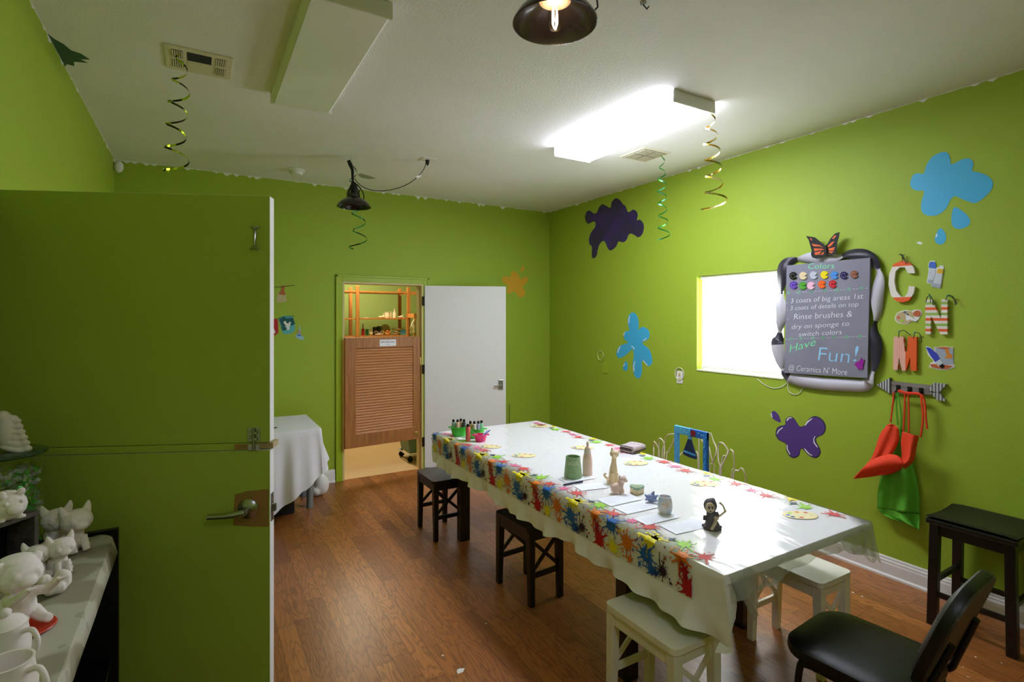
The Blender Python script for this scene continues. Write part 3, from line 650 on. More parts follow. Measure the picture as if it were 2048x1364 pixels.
BAND = [(0, .112, .030, 'red', 10), (-.094, .112, .024, 'yellow', 11), (-.181, .060, .029, 'orange', 12), (-.20, .125, .012, 'orange', 7), (-.31, -.002, .032, 'yellow', 9), (-.296, .07, .030, 'blue', 11), (-.328, .118, .020, 'blue', 8), (-.389, .10, .018, 'dark', 12),
        (-.35, .12, .012, 'navy', 8), (-.479, .008, .026, 'orange', 9), (-.077, .018, .030, 'blue', 12), (.035, .03, .010, 'red', 7), (-.50, .05, .012, 'red', 6), (-.40, .045, .006, 'brown', 6), (-.43, .13, .006, 'dark', 6), (-.26, .12, .008, 'blue', 6), (.02, .075, .010, 'red', 6), (-.14, .02, .006, 'yellow', 6)]
for k in range(-1, 6):
    base = 1.393+.519*k
    for ds, t, r, c, n in BAND:
        s = base+ds+.519
        if s < 1.39 or s > TY1-.01: continue
        splat(m, on_cover, s, t, r*1.02, INK[c], n, 1.2, r0, 12)
    # vertical drips and paintbrush strokes
    for ds, t0, t1, wd_, c in ((.045, .05, .10, .003, 'red'), (-.39, .0, .09, .004, 'brown'), (-.37, .03, .12, .0025, 'dark'), (-.18, .085, .13, .004, 'orange'), (.012, .05, .09, .0025, 'red'), (-.47, .03, .075, .004, 'orange')):
        s = base+.519+ds
        if 1.39 < s < TY1-.02: m.add([on_cover(s-wd_, t0), on_cover(s+wd_, t0), on_cover(s+wd_*.3, t1), on_cover(s-wd_*.3, t1)], [(0, 1, 2, 3)], INK[c])
TOP = [(-.02, -.055, .022, 'coral', 8), (-.13, -.07, .020, 'pink', 8), (-.22, -.085, .024, 'coral', 10), (-.36, -.07, .013, 'grey', 4), (-.42, -.075, .026, 'green', 9), (-.32, -.02, .02, 'yellow', 7)]
for k in range(-1, 6):
    base = 1.393+.519*(k+1)
    for ds, t, r, c, n in TOP:
        for S in (on_cover, on_right):
            s = base+ds
            if TY0+.05 < s < TY1-.04: splat(m, S, s, t, r, INK[c], n, 1.5, r0, 7, 1, -.5, -.008)
    for S in (on_cover, on_right):   # thin brushes
        s = base-.36
        if TY0+.05 < s < TY1-.12: m.add([S(s, -.05), S(s+.006, -.052), S(s+.11, -.088), S(s+.11, -.083)], [(0, 1, 2, 3)], INK['grey'])
def palette(x, y, a, sc=1.):
    R = lambda u, v: Vector((x+sc*(u*cos(a)-v*sin(a)), y+sc*(u*sin(a)+v*cos(a)), VZ+.0009))
    m.add([R(.055*cos(q*pi/10)*(1+.1*sin(q*pi/5)), .085*sin(q*pi/10)) for q in range(20)], [tuple(range(20))], INK['beige'])
    for i, c in enumerate(('coral', 'orange', 'green', 'blue', 'navy', 'coral')):
        b = -.9+i*.75; cx_, cy_ = .034*cos(b), .06*sin(b); m.add([R(cx_+.009*cos(q*pi/5), cy_+.011*sin(q*pi/5))+Vector((0, 0, .0004)) for q in range(10)], [tuple(range(10))], INK[c])
for px, py in ((1080, 852), (1082, 868), (1048, 911), (980, 893), (1165, 895), (1272, 926), (1410, 967), (1600, 1030), (1405, 1020)):
    q = GZ(px, py, VZ)
    if px != 1082 and px != 1405: palette(q.x, q.y, r0.random()*.6+.9, .95)
for i in range(90):
    x, y = r0.uniform(TX0+.16, TX1-.14), r0.uniform(TY0+.15, TY1-.05); a = r0.random()*3; q = .006
    m.add([(x+q*cos(a), y+q*sin(a), VZ+.0009), (x-.002*sin(a), y+.002*cos(a), VZ+.0009), (x-q*cos(a), y-q*sin(a), VZ+.0009), (x+.002*sin(a), y-.002*cos(a), VZ+.0009)], [(0, 1, 2, 3)], INK[r0.choice(['grey', 'coral', 'navy', 'green'])])
vc = m.build('vinyl_cover', org=vo, smooth=True); tag(vc, 'clear glossy vinyl cover printed with paint splatters, over the long table', 'table cover')

# ================================================================== STOOLS
def stool(name, label, group, loc, rz, M_, sx=.25, sy=.37, h=.45):
    """long side along Y; X braces on the two short ends"""
    t = thing(name, label, 'stool', loc, rz, group)
    m = MB(); hx_, hy_ = sx/2+.008, sy/2+.008; rr = .03
    out = []
    for cx_, cy_, a0 in ((hx_-rr, hy_-rr, 0), (-hx_+rr, hy_-rr, 90), (-hx_+rr, -hy_+rr, 180), (hx_-rr, -hy_+rr, 270)):
        out += [(cx_+rr*cos(radians(a0+q*18)), cy_+rr*sin(radians(a0+q*18)), h-.024) for q in range(6)]
    m.plate(out, (0, 0, 1), .024, M_); m.build('seat', t, bevel=.006)
    fx_, fy_ = sx/2-.004, sy/2+.004; tx_, ty_ = sx/2-.02, sy/2-.022
    for i in (-1, 1):
        for j in (-1, 1):
            m = MB(); m.bar((i*(fx_-.015), j*(fy_-.015), 0), (i*tx_, j*ty_, h-.024), .032, .034, M_, up=(0, 1, 0), w2=.042, t2=.044); m.build('leg', t, bevel=.003)
    m = MB()
    for j in (-1, 1):
        m.bar((-tx_, j*ty_, h-.052), (tx_, j*ty_, h-.052), .018, .055, M_)
    for i in (-1, 1): m.bar((i*(tx_+.008), -ty_, h-.052), (i*(tx_+.008), ty_, h-.052), .018, .055, M_)
    m.build('apron', t, bevel=.002)
    for j in (-1, 1):
        q = lambda z: j*(ty_+(fy_-.015-ty_)*(1-z/(h-.024))); p_ = lambda z: tx_+(fx_-.015-tx_)*(1-z/(h-.024))
        m = MB(); m.bar((-p_(.17), q(.17), .17), (p_(.17), q(.17), .17), .016, .03, M_); m.build('stretcher', t, bevel=.002)
        m = MB(); m.bar((-p_(.19), q(.19), .185), (p_(.37), q(.37), .38), .012, .02, M_).bar((p_(.19), q(.19), .185), (-p_(.37), q(.37), .38), .013, .02, M_); m.build('cross_brace', t)
    return t
GS = 'low stools pushed under the long table'
stool('stool', 'black low stool at the far end of the long table', GS, (1.625, 3.875, 0), 0, BLACK, .25, .35)
s2 = stool('stool', 'black low stool at the middle of the long table', GS, (1.745, 2.77, 0), radians(4), BLACK, .25, .36)
stool('stool', 'ivory low stool under the near left corner of the tablecloth', GS, (1.627, 1.57, 0), 0, IVORY, .255, .38)
stool('stool', 'ivory low stool under the near end of the table, beside the black chair', GS, (2.572, 1.575, 0), 0, IVORY, .245, .38)
# bar stool by the wall
bo = (3.60, 1.18, 0)
t = thing('bar_stool', 'tall black wooden stool with saddle seat against the right wall', 'stool', bo, radians(1))
m = MB(); hw, hd_ = .185, .19; hh = .60
def saddle(u, v):
    x = (u-.5)*2; y = (v-.5)*2; e = lambda q: q if abs(q) < .9 else math.copysign(.9+.1*min(1, (abs(q)-.9)*10), q)
    z = hh-.016*(1-x*x)*1.0-.006*max(0, abs(y)-.75)*4-.01*max(0, abs(x)-.85)*6
    return Vector((x*hw, y*hd_, z))
m.grid(saddle, 14, 14, VINYL); m.box(-hw, hw, -hd_, hd_, hh-.052, hh-.022, BLACK); m.build('seat', t, bevel=.008, smooth=False)
for i in (-1, 1):
    for j in (-1, 1):
        m = MB(); m.bar((i*.16, j*.165, 0), (i*.15, j*.155, hh-.05), .044, .044, BLACK, up=(0, 1, 0)); m.build('leg', t, bevel=.004)
m = MB()
for i in (-1, 1): m.bar((i*.15, -.155, hh-.08), (i*.15, .155, hh-.08), .02, .06, BLACK)
for j in (-1, 1): m.bar((-.15, j*.155, hh-.08), (.15, j*.155, hh-.08), .02, .06, BLACK)
m.build('apron', t, bevel=.002)
for j in (-1, 1):
    m = MB(); m.bar((-.155, j*.16, .24), (.155, j*.16, .24), .022, .026, BLACK); m.build('stretcher', t, bevel=.003)
for i in (-1, 1):
    m = MB(); m.bar((i*.155, -.16, .17), (i*.155, .16, .17), .022, .026, BLACK); m.build('stretcher', t, bevel=.003)

# black padded stacking chair, nearest
so = (2.09, .99, 0)
t = thing('stacking_chair', 'black padded metal-framed chair nearest the viewer', 'chair', so, radians(5))
def rbox(hx_, hy_, r, n=7): 
    out = []
    for cx_, cy_, a0 in ((hx_-r, hy_-r, 0), (-hx_+r, hy_-r, 90), (-hx_+r, -hy_+r, 180), (hx_-r, -hy_+r, 270)):
        out += [Vector((cx_+r*cos(radians(a0+q*90/n)), cy_+r*sin(radians(a0+q*90/n)), 0)) for q in range(n+1)]
    return out
def cushion(m, hx_, hy_, r, th, mt, M4, dome=.012, under=None):
    O = rbox(hx_, hy_, r); k = len(O); rings = [(1, 0, 0), (1.015, th*.3, 1), (1.0, th*.75, 1), (.94, th*.95, 1), (.7, th+dome*.7, 1), (.35, th+dome, 1)]
    vs = [M4 @ Vector((p.x*s, p.y*s, z)) for s, z, _ in rings for p in O]; fs = []
    for i in range(len(rings)-1): fs += [(i*k+j, i*k+(j+1) % k, (i+1)*k+(j+1) % k, (i+1)*k+j) for j in range(k)]
    fs.append(tuple((len(rings)-1)*k+j for j in range(k))); m.add(vs, fs, mt); m.add([M4 @ p for p in O], [tuple(range(k))], under or mt)
m = MB(); cushion(m, .205, .21, .10, .045, VINYL, Matrix.Translation((0, .035, .425))); m.build('seat', t, smooth=True, weld=True)
BRN = mat('brown backrest shell', (62, 50, 40), .5)
Mb = Matrix.Translation((0, -.235, .655)) @ Matrix.Rotation(radians(20), 4, 'X') @ Matrix.Rotation(radians(-90), 4, 'X') 
m = MB(); cushion(m, .195, .19, .12, .035, VINYL, Mb); m.build('backrest', t, smooth=True, weld=True)
m = MB(); O = rbox(.19, .185, .115); m.plate([Mb @ p for p in O], (Mb.to_3x3() @ Vector((0, 0, -1))), .008, BRN); m.build('back_shell', t, bevel=.003)
for i in (-1, 1):
    m = MB(); m.tube(smooth_loop([(i*.20, .21, 0), (i*.195, .185, .22), (i*.19, .172, .385), (i*.188, .15, .412), (i*.188, .05, .415), (i*.188, -.10, .412), (i*.172, -.165, .43), (i*.145, -.196, .50), (i*.12, -.252, .66)], 4, False), .012, BLACKM, n=10); m.build('side_frame', t, smooth=True)
    m = MB(); m.tube([(i*.19, -.13, .40), (i*.20, -.26, 0)], .012, BLACKM, n=10); m.build('leg', t, smooth=True)
m = MB(); m.tube([(-.188, .12, .408), (.188, .12, .408)], .009, BLACKM); m.build('cross_bar', t, smooth=True)

# blue painted chair behind the table
cpos = (3.05, 2.80, 0)
t = thing('painted_chair', 'small blue hand-painted chair behind the long table with hat-shaped splat', 'chair', cpos, radians(-90))
AQ = mat('aqua blue paint', (96, 178, 214), .45, var=(14, (70, 150, 200))); RB = mat('royal blue paint', (34, 88, 180), .45, var=(30, (20, 120, 190))); NV = mat('navy paint', (22, 42, 72), .45); MR = mat('maroon dot paint', (120, 20, 40), .5); MNT = mat('mint paint dabs', (90, 200, 180), .5)
A = GZ(1352, 850, .82); zt = .82
# local frame: x along the back's width, y front->back ; build in world coordinates instead
t.rotation_euler = (0, 0, 0); xb = 3.235; ya, yb = 2.66, 2.972
m = MB(); m.box(xb-.012, xb+.012, ya, (ya+yb)/2, zt-.058, zt, RB).box(xb-.012, xb+.012, (ya+yb)/2, yb, zt-.058, zt, AQ); m.build('top_rail', t, cpos, bevel=.003)
for y0_, y1_, mt in ((yb-.034, yb, AQ), (ya, ya+.034, RB)):
    m = MB(); m.box(xb-.014, xb+.014, y0_, y1_, 0, zt-.004, mt); m.build('back_post', t, cpos, bevel=.003)
for y0_ in (ya, yb-.034):
    m = MB(); m.box(xb-.30, xb-.27, y0_, y0_+.034, 0, .42, AQ); m.build('front_leg', t, cpos, bevel=.003)
m = MB(); m.box(xb-.31, xb+.01, ya-.005, yb+.005, .42, .44, RB); m.build('seat', t, cpos, bevel=.005)
ym = (ya+yb)/2+.008
m = MB(); m.plate([(xb-.008, ym+.012, zt-.055), (xb-.008, ym-.012, zt-.055), (xb-.008, ym-.018, zt-.082), (xb-.008, ym+.018, zt-.082)], (1, 0, 0), .012, AQ)
hat = [(xb-.008, ym+.014, zt-.08), (xb-.008, ym-.012, zt-.08), (xb-.008, ym-.062, zt-.205), (xb-.008, ym-.06, zt-.222), (xb-.008, ym+.0, zt-.222), (xb-.008, ym+.058, zt-.212), (xb-.008, ym+.064, zt-.195)]
m.plate(hat, (1, 0, 0), .012, NV); m.plate([(xb-.0095, ym+.053, zt-.176), (xb-.0095, ym-.054, zt-.186), (xb-.0095, ym-.058, zt-.2), (xb-.0095, ym+.06, zt-.19)], (1, 0, 0), .003, AQ)
sp = m.build('back_splat', t, cpos, bevel=.002); sp['label'] = 'navy hat-shaped splat with aqua band'
m = MB(); m.lathe([(0, 0), (.024, 0), (.024, .003), (0, .003)], (xb-.013, ym-.04, zt-.028), MR, rot=Euler((0, -pi/2, 0)).to_matrix())
rr_ = random.Random(2)
for i in range(26):
    y_ = ya+.017+rr_.uniform(-.012, .012); z_ = zt-.03-i*.012; m.lathe([(0, 0), (rr_.uniform(.003, .006), 0), (.004, .002), (0, .002)], (xb-.0145, y_, z_), MNT if i % 2 else AQ, n=8, rot=Euler((0, -pi/2, 0)).to_matrix())
for i in range(9):
    y_ = ya+.05+i*.028; m.lathe([(0, 0), (.006, 0), (.005, .002), (0, .002)], (xb-.0125, y_, zt-.03+.012*sin(i*2)), MNT, n=10, rot=Euler((0, -pi/2, 0)).to_matrix())
m.build('painted_dabs', t, cpos)
# white wire loops behind the chair
WIRE = mat('cream coated wire', (222, 208, 182), .5)
xw = 3.48
def WX(px, py): return dep(px, py, xw/((px-1024)/F*CY_+SY_))
m = MB(); wo_ = (xw, 2.75, 0)
k = crop(1290, 830, 9.309)
loops = [[(165, 760), (145, 600), (160, 510), (195, 500), (225, 580), (250, 760)], [(240, 740), (245, 560), (265, 450), (300, 440), (335, 520), (360, 700), (370, 800)], [(320, 780), (350, 520), (400, 400), (480, 355), (560, 360), (620, 420)],
         [(415, 800), (430, 680), (470, 590), (520, 545), (580, 520)], [(1010, 430), (1050, 490), (1180, 580), (1240, 750), (1260, 900), (1275, 1040)], [(1190, 430), (1270, 520), (1330, 640), (1320, 760), (1250, 900), (1190, 1030)],
         [(1420, 1080), (1380, 860), (1350, 680), (1360, 560), (1410, 510), (1470, 540), (1520, 660), (1510, 780), (1440, 960), (1380, 1080)], [(1600, 1140), (1650, 980), (1660, 720), (1620, 650), (1560, 660), (1520, 760), (1440, 900)],
         [(1650, 1150), (1730, 1040), (1800, 990), (1850, 1030), (1870, 1130), (1860, 1230)], [(620, 850), (650, 740), (720, 690), (900, 700), (1000, 800)]]
for lp_ in loops:
    P = [WX(x, y) for x, y in k(lp_)]
    P = [Vector((p.x+.0+.01*math.sin(i*1.7+len(lp_)), p.y, p.z)) for i, p in enumerate(P)]
    a_, b_ = P[0], P[-1]
    P = [Vector((xw, a_.y+.0, .012))]+P+[Vector((xw, b_.y+.01, .012))]
    m.tube(smooth_loop(P, 5, False), .0052, WIRE, n=7)
m.bar((xw, 2.2, .006), (xw, 3.2, .006), .012, .012, WIRE)
tag(m.build('wire_loop_fence', org=wo_, smooth=True), 'cream looped wire border standing behind the blue chair', 'wire fence')

# ================================================================== back left table
MOON = mat('white linen', (232, 230, 238), .8, bump=(200, .0003))
ox0, ox1, oy0, oy1, oz = L+.03, .87, 4.62, 5.36, .745; o = ((ox0+ox1)/2, (oy0+oy1)/2, 0)
t = thing('side_table', 'side table under white linen cloth in the back left corner', 'table', o)
m = MB(); m.box(ox0, ox1, oy0, oy1, oz-.03, oz-.002, WHITE); m.build('tabletop', t, o)
LEG = mat('silver grey leg', (150, 150, 156), .35, .6)
for x, y in ((ox1-.03, 4.94), (ox0+.06, 4.72), (ox0+.06, 5.28), (ox1-.03, 5.28)):
    m = MB(); m.lathe([(0, 0), (.030, 0), (.030, .01), (.028, .014), (.028, oz-.03), (0, oz-.03)], (x, y, 0), LEG, n=20); m.build('leg', t, o, smooth=True)
m = MB()
def lin_side(u, v):
    # perimeter: front edge (oy0) from left to right then right edge back
    if u < .75:
        s = u/.75; x = ox0+(ox1-ox0)*s; zb = .08+.30*max(0, (s-.72)/.28)**1.2 if s > .72 else .08; zb = max(zb, .02)
        dz = (oz+.003-zb)*v; fold = .022*sin(s*34)*v+.014*sin(s*71+1)*v
        return Vector((x+.02*v*(s > .9), oy0-.012-.02*v+fold, oz+.003-dz))
    s = (u-.75)/.25; zb = .38+.08*s if s > .1 else .38
    out = .085*sin(pi*min(1, s*1.0+.0))**1*v+.03*v
    return Vector((ox1+.006+out+.012*sin(s*18)*v, oy0-.012+(oy1-oy0)*s, oz+.003-(oz+.003-zb)*v))
def lin2(u, v):
    p = lin_side(u, v)
    if v == 0: p = Vector((min(p.x, ox1+.004), max(p.y, oy0-.004), oz+.003))
    return p
m.grid(lambda u, v: Vector((ox0+(ox1+.004-ox0)*u, oy0-.004+(oy1-oy0)*v, oz+.003+.002*(sin(u*25)*sin(v*9)))), 20, 10, MOON)
m.grid(lin2, 150, 16, MOON)
tag(m.build('linen_cloth', org=o, smooth=True), 'white linen tablecloth hanging over the back left side table', 'tablecloth')
m = MB(); pb = Vector((.99, 5.22, 0)); 
m.ell(pb+Vector((0, 0, .1)), (.07, .06, .10), WHITE, n=16).ell(pb+Vector((-.02, .02, .14)), (.05, .05, .08), WHITE).ell(pb+Vector((0, 0, .215)), (.018, .015, .035), WHITE).ell(pb+Vector((.02, 0, .235)), (.03, .012, .012), WHITE, rot=(0, -30, 0)).ell(pb+Vector((-.05, .0, .05)), (.05, .06, .05), WHITE)
tag(m.build('plastic_bag', org=pb, remesh=.008), 'knotted white plastic bag on the floor beside the side table leg', 'bag')
m = MB(); m.box(.35, .70, 4.85, 5.15, 0, .12, mat('black plastic tub', (24, 24, 28), .5)).box(.34, .71, 4.84, 5.16, .12, .135, MATS['black plastic tub']); tag(m.build('storage_tub', org=(.5, 5, 0), bevel=.01), 'dark tub on the floor under the back left side table', 'tub')
m = MB(); m.box(.32, .56, 4.8, 4.82, oz+.006, oz+.012, INK['grey'], M=None); tag(m.build('paint_stick', org=(.44, 4.81, oz), bevel=.002), 'grey stick lying on the white linen side table', 'stick')

# ================================================================== PAINTED SPLATS AND DECORATIONS ON THE WALLS
NR, NB = Vector((-1, 0, 0)), Vector((0, -1, 0))
def decal(name, label, cat, fn, nrm, layers, group=None, parent=None, th=.0012, closed_smooth=4, base_off=.0008):
    """layers: (outline px, material, smooth?, extra offset)"""
    m = MB(); P0 = None
    for pts, mt, sm, off in layers:
        q = [(p.x, p.y) for p in smooth_loop([(x, y, 0) for x, y in pts], closed_smooth)] if sm else pts
        P = [fn(x, y)+nrm*(base_off+off) for x, y in q]
        if P0 is None: P0 = sum(P, Vector())/len(P)
        m.plate(P, nrm, th, mt)
    if parent is not None: return m.build(name, parent, parent.location)
    o = m.build(name, org=P0); tag(o, label, cat, group); return o
def strokes(m, fn, nrm, lines, r, mt, off=.0022):
    for pts in lines:
        P = [fn(p.x, p.y)+nrm*off for p in smooth_loop([(x, y, 0) for x, y in pts], 4, False)]
        n = len(P); m.tube(P, [r*(.35+.65*sin(pi*i/(n-1))) for i in range(n)], mt, n=5)
PUR = mat('violet wall paint', (84, 56, 128), .5); PURD = mat('dark plum outline paint', (44, 34, 70), .5); PURX = mat('dark plum wall paint', (52, 42, 70), .5, var=(5, (66, 44, 110)))
BLU = mat('turquoise wall paint', (62, 174, 218), .5); ORG = mat('faint orange spray paint', (214, 160, 24), .6); HL = mat('white highlight paint', (240, 240, 246), .5)
k = crop(1120, 380, 8.525)
decal('paint_splat', 'large dark plum paint splat near the corner of the right wall', 'wall decoration', RW, NR, [(k([(430, 450), (455, 375), (500, 352), (545, 375), (580, 400), (630, 385), (665, 300), (720, 243), (780, 265), (840, 300), (870, 290), (885, 205), (955, 143), (1030, 180), (1070, 240), (1120, 280), (1165, 380), (1250, 333), (1315, 380), (1325, 450), (1310, 515), (1370, 508), (1420, 570), (1432, 650), (1400, 760), (1335, 808), (1290, 780), (1220, 745), (1170, 765), (1135, 850), (1080, 890), (1000, 880), (960, 960), (875, 1028), (820, 1000), (770, 885), (730, 870), (680, 920), (650, 1000), (625, 1120), (575, 1165), (545, 1130), (545, 965), (510, 935), (495, 850), (530, 730), (600, 630), (608, 570), (575, 535), (480, 575), (440, 520)]), PURX, 1, 0)])
k = crop(1800, 280, 5.68)
decal('paint_splat', 'large turquoise paint splat high on the right wall', 'wall decoration', RW, NR, [(k([(118, 480), (150, 400), (200, 378), (270, 380), (300, 290), (370, 190), (480, 138), (545, 150), (570, 210), (583, 275), (650, 250), (720, 215), (800, 215), (835, 270), (822, 350), (900, 370), (1000, 410), (1055, 480), (1040, 560), (960, 650), (860, 715), (780, 700), (690, 665), (625, 638), (575, 680), (530, 770), (460, 835), (380, 862), (290, 850), (245, 800), (245, 700), (270, 620), (265, 575), (190, 575), (130, 540)]), BLU, 1, 0)])
decal('paint_drop', 'larger turquoise paint drop under the high turquoise splat', 'wall decoration', RW, NR, [(k([(635, 762), (700, 800), (760, 850), (797, 910), (780, 970), (690, 1010), (610, 990), (585, 920), (590, 840), (605, 780)]), BLU, 1, 0)])
o = decal('paint_drop', 'smaller turquoise paint drop with highlight, lowest under the high splat', 'wall decoration', RW, NR, [(k([(460, 1003), (505, 1040), (525, 1110), (500, 1170), (450, 1187), (405, 1160), (398, 1100), (425, 1040)]), BLU, 1, 0), (k([(428, 1062), (420, 1100), (408, 1110), (410, 1085), (418, 1066)]), HL, 0, .0012)])
k = crop(1180, 600, 7.577)
decal('paint_splat', 'turquoise many-armed paint splat left of the window', 'wall decoration', RW, NR, [(k([(650, 190), (700, 220), (730, 290), (738, 380), (735, 460), (770, 420), (820, 410), (880, 450), (905, 510), (890, 580), (840, 620), (790, 650), (830, 690), (900, 750), (935, 850), (945, 950), (900, 1000), (870, 995), (800, 915), (785, 960), (790, 1060), (770, 1160), (730, 1190), (680, 1150), (655, 1060), (650, 960), (665, 860), (660, 780), (640, 745), (600, 780), (520, 850), (450, 880), (405, 840), (410, 770), (450, 700), (530, 665), (580, 640), (530, 600), (510, 530), (530, 480), (580, 470), (600, 450), (580, 370), (575, 290), (600, 220)]), BLU, 1, 0)]+
      [(k(q), HL, 0, .0012) for q in ([(600, 245), (588, 290), (588, 350), (598, 350), (597, 290), (612, 248)], [(512, 520), (530, 485), (535, 490), (520, 525), (514, 545)], [(455, 705), (430, 750), (422, 800), (430, 800), (440, 755), (468, 710)], [(625, 700), (655, 702), (680, 745), (672, 750), (650, 715), (624, 710)], [(800, 610), (835, 600), (850, 575), (858, 580), (840, 610), (805, 618)], [(683, 925), (662, 985), (660, 1060), (672, 1085), (676, 1070), (670, 1000), (690, 928)], [(800, 915), (840, 960), (870, 1000), (876, 992), (845, 950), (808, 913)])])
decal('paint_drop', 'small turquoise paint drop beside the many-armed splat', 'wall decoration', RW, NR, [(k([(545, 925), (570, 970), (570, 1050), (540, 1075), (505, 1050), (505, 1000), (525, 950)]), BLU, 1, 0), (k([(530, 958), (510, 995), (512, 1010), (535, 968)]), HL, 0, .0012)])
k = crop(1520, 780, 8.522)
body = [(270, 720), (290, 650), (350, 610), (430, 590), (440, 500), (510, 450), (580, 480), (630, 550), (680, 620), (750, 605), (810, 520), (900, 450), (990, 455), (1080, 520), (1125, 630), (1090, 740), (1000, 790), (955, 830), (970, 900), (1020, 990), (1035, 1070), (990, 1140), (930, 1155), (840, 1120), (770, 1050), (715, 995), (685, 1030), (670, 1110), (580, 1158), (500, 1120), (450, 1020), (445, 920), (400, 890), (320, 850), (275, 780)]
cx_, cy2 = 700, 790; inner = [(x+(cx_-x)*.035, y+(cy2-y)*.045) for x, y in body]
decal('paint_splat', 'violet paint splat with white highlights below the chalkboard', 'wall decoration', RW, NR, [(k(body), PURD, 1, 0), (k(inner), PUR, 1, .0012)]+
      [(k(q), HL, 0, .0024) for q in ([(452, 520), (480, 475), (520, 460), (548, 472), (545, 482), (505, 482), (470, 528)], [(385, 635), (320, 680), (290, 740), (300, 748), (335, 690), (396, 645)], [(765, 600), (810, 530), (890, 480), (895, 490), (830, 545), (780, 606)], [(940, 785), (915, 830), (918, 900), (980, 980), (990, 970), (935, 890), (928, 835), (950, 790)], [(458, 935), (462, 1010), (510, 1100), (522, 1095), (480, 1010), (472, 932)], [(755, 995), (800, 1060), (860, 1112), (900, 1115), (895, 1103), (865, 1098), (815, 1050), (768, 993)])])
decal('paint_drop', 'violet paint drop beside the violet splat', 'wall decoration', RW, NR, [(k([(185, 410), (235, 355), (290, 390), (330, 450), (355, 545), (290, 530), (215, 480)]), PUR, 1, 0), (k([(195, 395), (188, 430), (210, 470), (220, 465), (205, 430), (206, 398)]), HL, 0, .0012)])
k = crop(660, 500, 2.8425)
decal('paint_splat', 'faded orange paint splat on the back wall above the white door', 'wall decoration', BW, NB, [(k([(1045, 120), (1070, 140), (1085, 165), (1115, 150), (1125, 170), (1110, 195), (1095, 205), (1110, 240), (1100, 265), (1075, 268), (1055, 240), (1040, 235), (1020, 250), (1005, 235), (1010, 200), (985, 185), (978, 160), (1000, 150), (1025, 155), (1030, 130)]), ORG, 1, 0)])
decal('paint_drop', 'faded orange paint drop above the orange splat', 'wall decoration', BW, NB, [(k([(1082, 118), (1094, 92), (1104, 96), (1103, 112), (1092, 124)]), ORG, 1, 0)])
decal('paint_scuff', 'tiny white scuff beside the small turquoise drop', 'wall mark', RW, NR, [([(1833, 486), (1838, 483), (1846, 486), (1841, 489)], HL, 0, 0)])
# outlets
def tor(m, c, r, t, mt, sx=1.): m.tube([c+Vector((-.004, r*sx*cos(a*pi/14), r*sin(a*pi/14))) for a in range(28)], t, mt, n=6, closed=True)
p = RW(1360, 754); t = thing('wall_outlet', 'white wall outlet with a cord looped round it, left of the window', 'outlet', (W, p.y, p.z))
m = MB(); m.box(W-.006, W-.0005, p.y-.035, p.y+.035, p.z-.058, p.z+.055, WHITE); m.build('plate', t, t.location, bevel=.002)
m = MB()
for dz in (-.022, .022): m.box(W-.010, W-.006, p.y-.013, p.y+.013, p.z+dz-.014, p.z+dz+.014, CREAM)
m.build('socket', t, t.location, bevel=.002)
m = MB(); tor(m, Vector((W-.004, p.y, p.z+.03)), .055, .004, mat('cream cord', (224, 220, 196), .5), .95); m.build('cord_loop', t, t.location, smooth=True)
p = RW(1211, 736); t = thing('wall_outlet', 'green painted outlet plate with a cord ring above it, near the room corner', 'outlet', (W, p.y, p.z))
m = MB(); m.box(W-.006, W-.0005, p.y-.036, p.y+.036, p.z-.055, p.z+.058, GREEN_TRIM); m.build('plate', t, t.location, bevel=.002)
m = MB(); q = RW(1202, 711); tor(m, Vector((W-.004, q.y, q.z)), .052, .004, mat('pale green cord', (196, 206, 130), .5), .95); m.build('cord_ring', t, t.location, smooth=True)

# ------------------------------------------------------------------ chalkboard
XB = .035
def BD(px, py): return RW(px, py, XB)
k = crop(1540, 450, 4.012)
SLATE = mat('grey chalkboard', (134, 132, 146), .75, var=(6, (126, 124, 138)))
c0 = BD(1655, 640); cb = thing('chalkboard', 'grey chalkboard with hand lettering beside the window', 'chalkboard', c0)
c0 = cb.location.copy()
m = MB(); cs = k([(133, 325), (803, 262), (780, 1228), (116, 1187)]); m.plate([BD(x, y) for x, y in cs], (1, 0, 0), .018, SLATE); bo_ = m.build('board', cb, c0, bevel=.002)
UP = Vector((0, 0, 1)); OUT = Vector((-.0012, 0, 0))
def chalk(body, a, b, hgt_px, mt, sh=0., bold=0):
    (x0, y0), (x1, y1) = k([a, b]); A, B = BD(x0, y0), BD(x1, y1); dd = (A-Vector((0, 0, CH))).length
    hh_ = hgt_px/4.012/F*((A.x*SY_+A.y*CY_)+(B.x*SY_+B.y*CY_))/2
    m = MB(); put_text(m, body, A, B, hh_, (0, 0, 1), OUT, mt, .12, -.012); o = m.build('chalk_lettering', bo_, c0); return o
chalk('Colors', (308, 352), (516, 348), 44, CHALKG)
chalk('. 3 coats of big areas 1st', (138, 630), (748, 590), 40, CHALK)
chalk('. 3 coats of details on top', (138, 686), (710, 652), 36, CHALK)
chalk('.  Rinse brushes &', (140, 760), (660, 736), 46, CHALK)
chalk('dry on sponge to', (175, 835), (636, 808), 38, CHALK)
chalk('switch', (232, 895), (392, 886), 38, CHALK); chalk('colors', (418, 884), (576, 876), 38, CHALK)
chalk('Have', (158, 1022), (368, 965), 62, CHALKG)
chalk('Fun', (385, 1088), (640, 1108), 112, CHALKB)
chalk('!', (668, 1095), (712, 1097), 128, CHALKB)
chalk("@ Ceramics N' More", (150, 1165), (620, 1204), 46, CHALK)
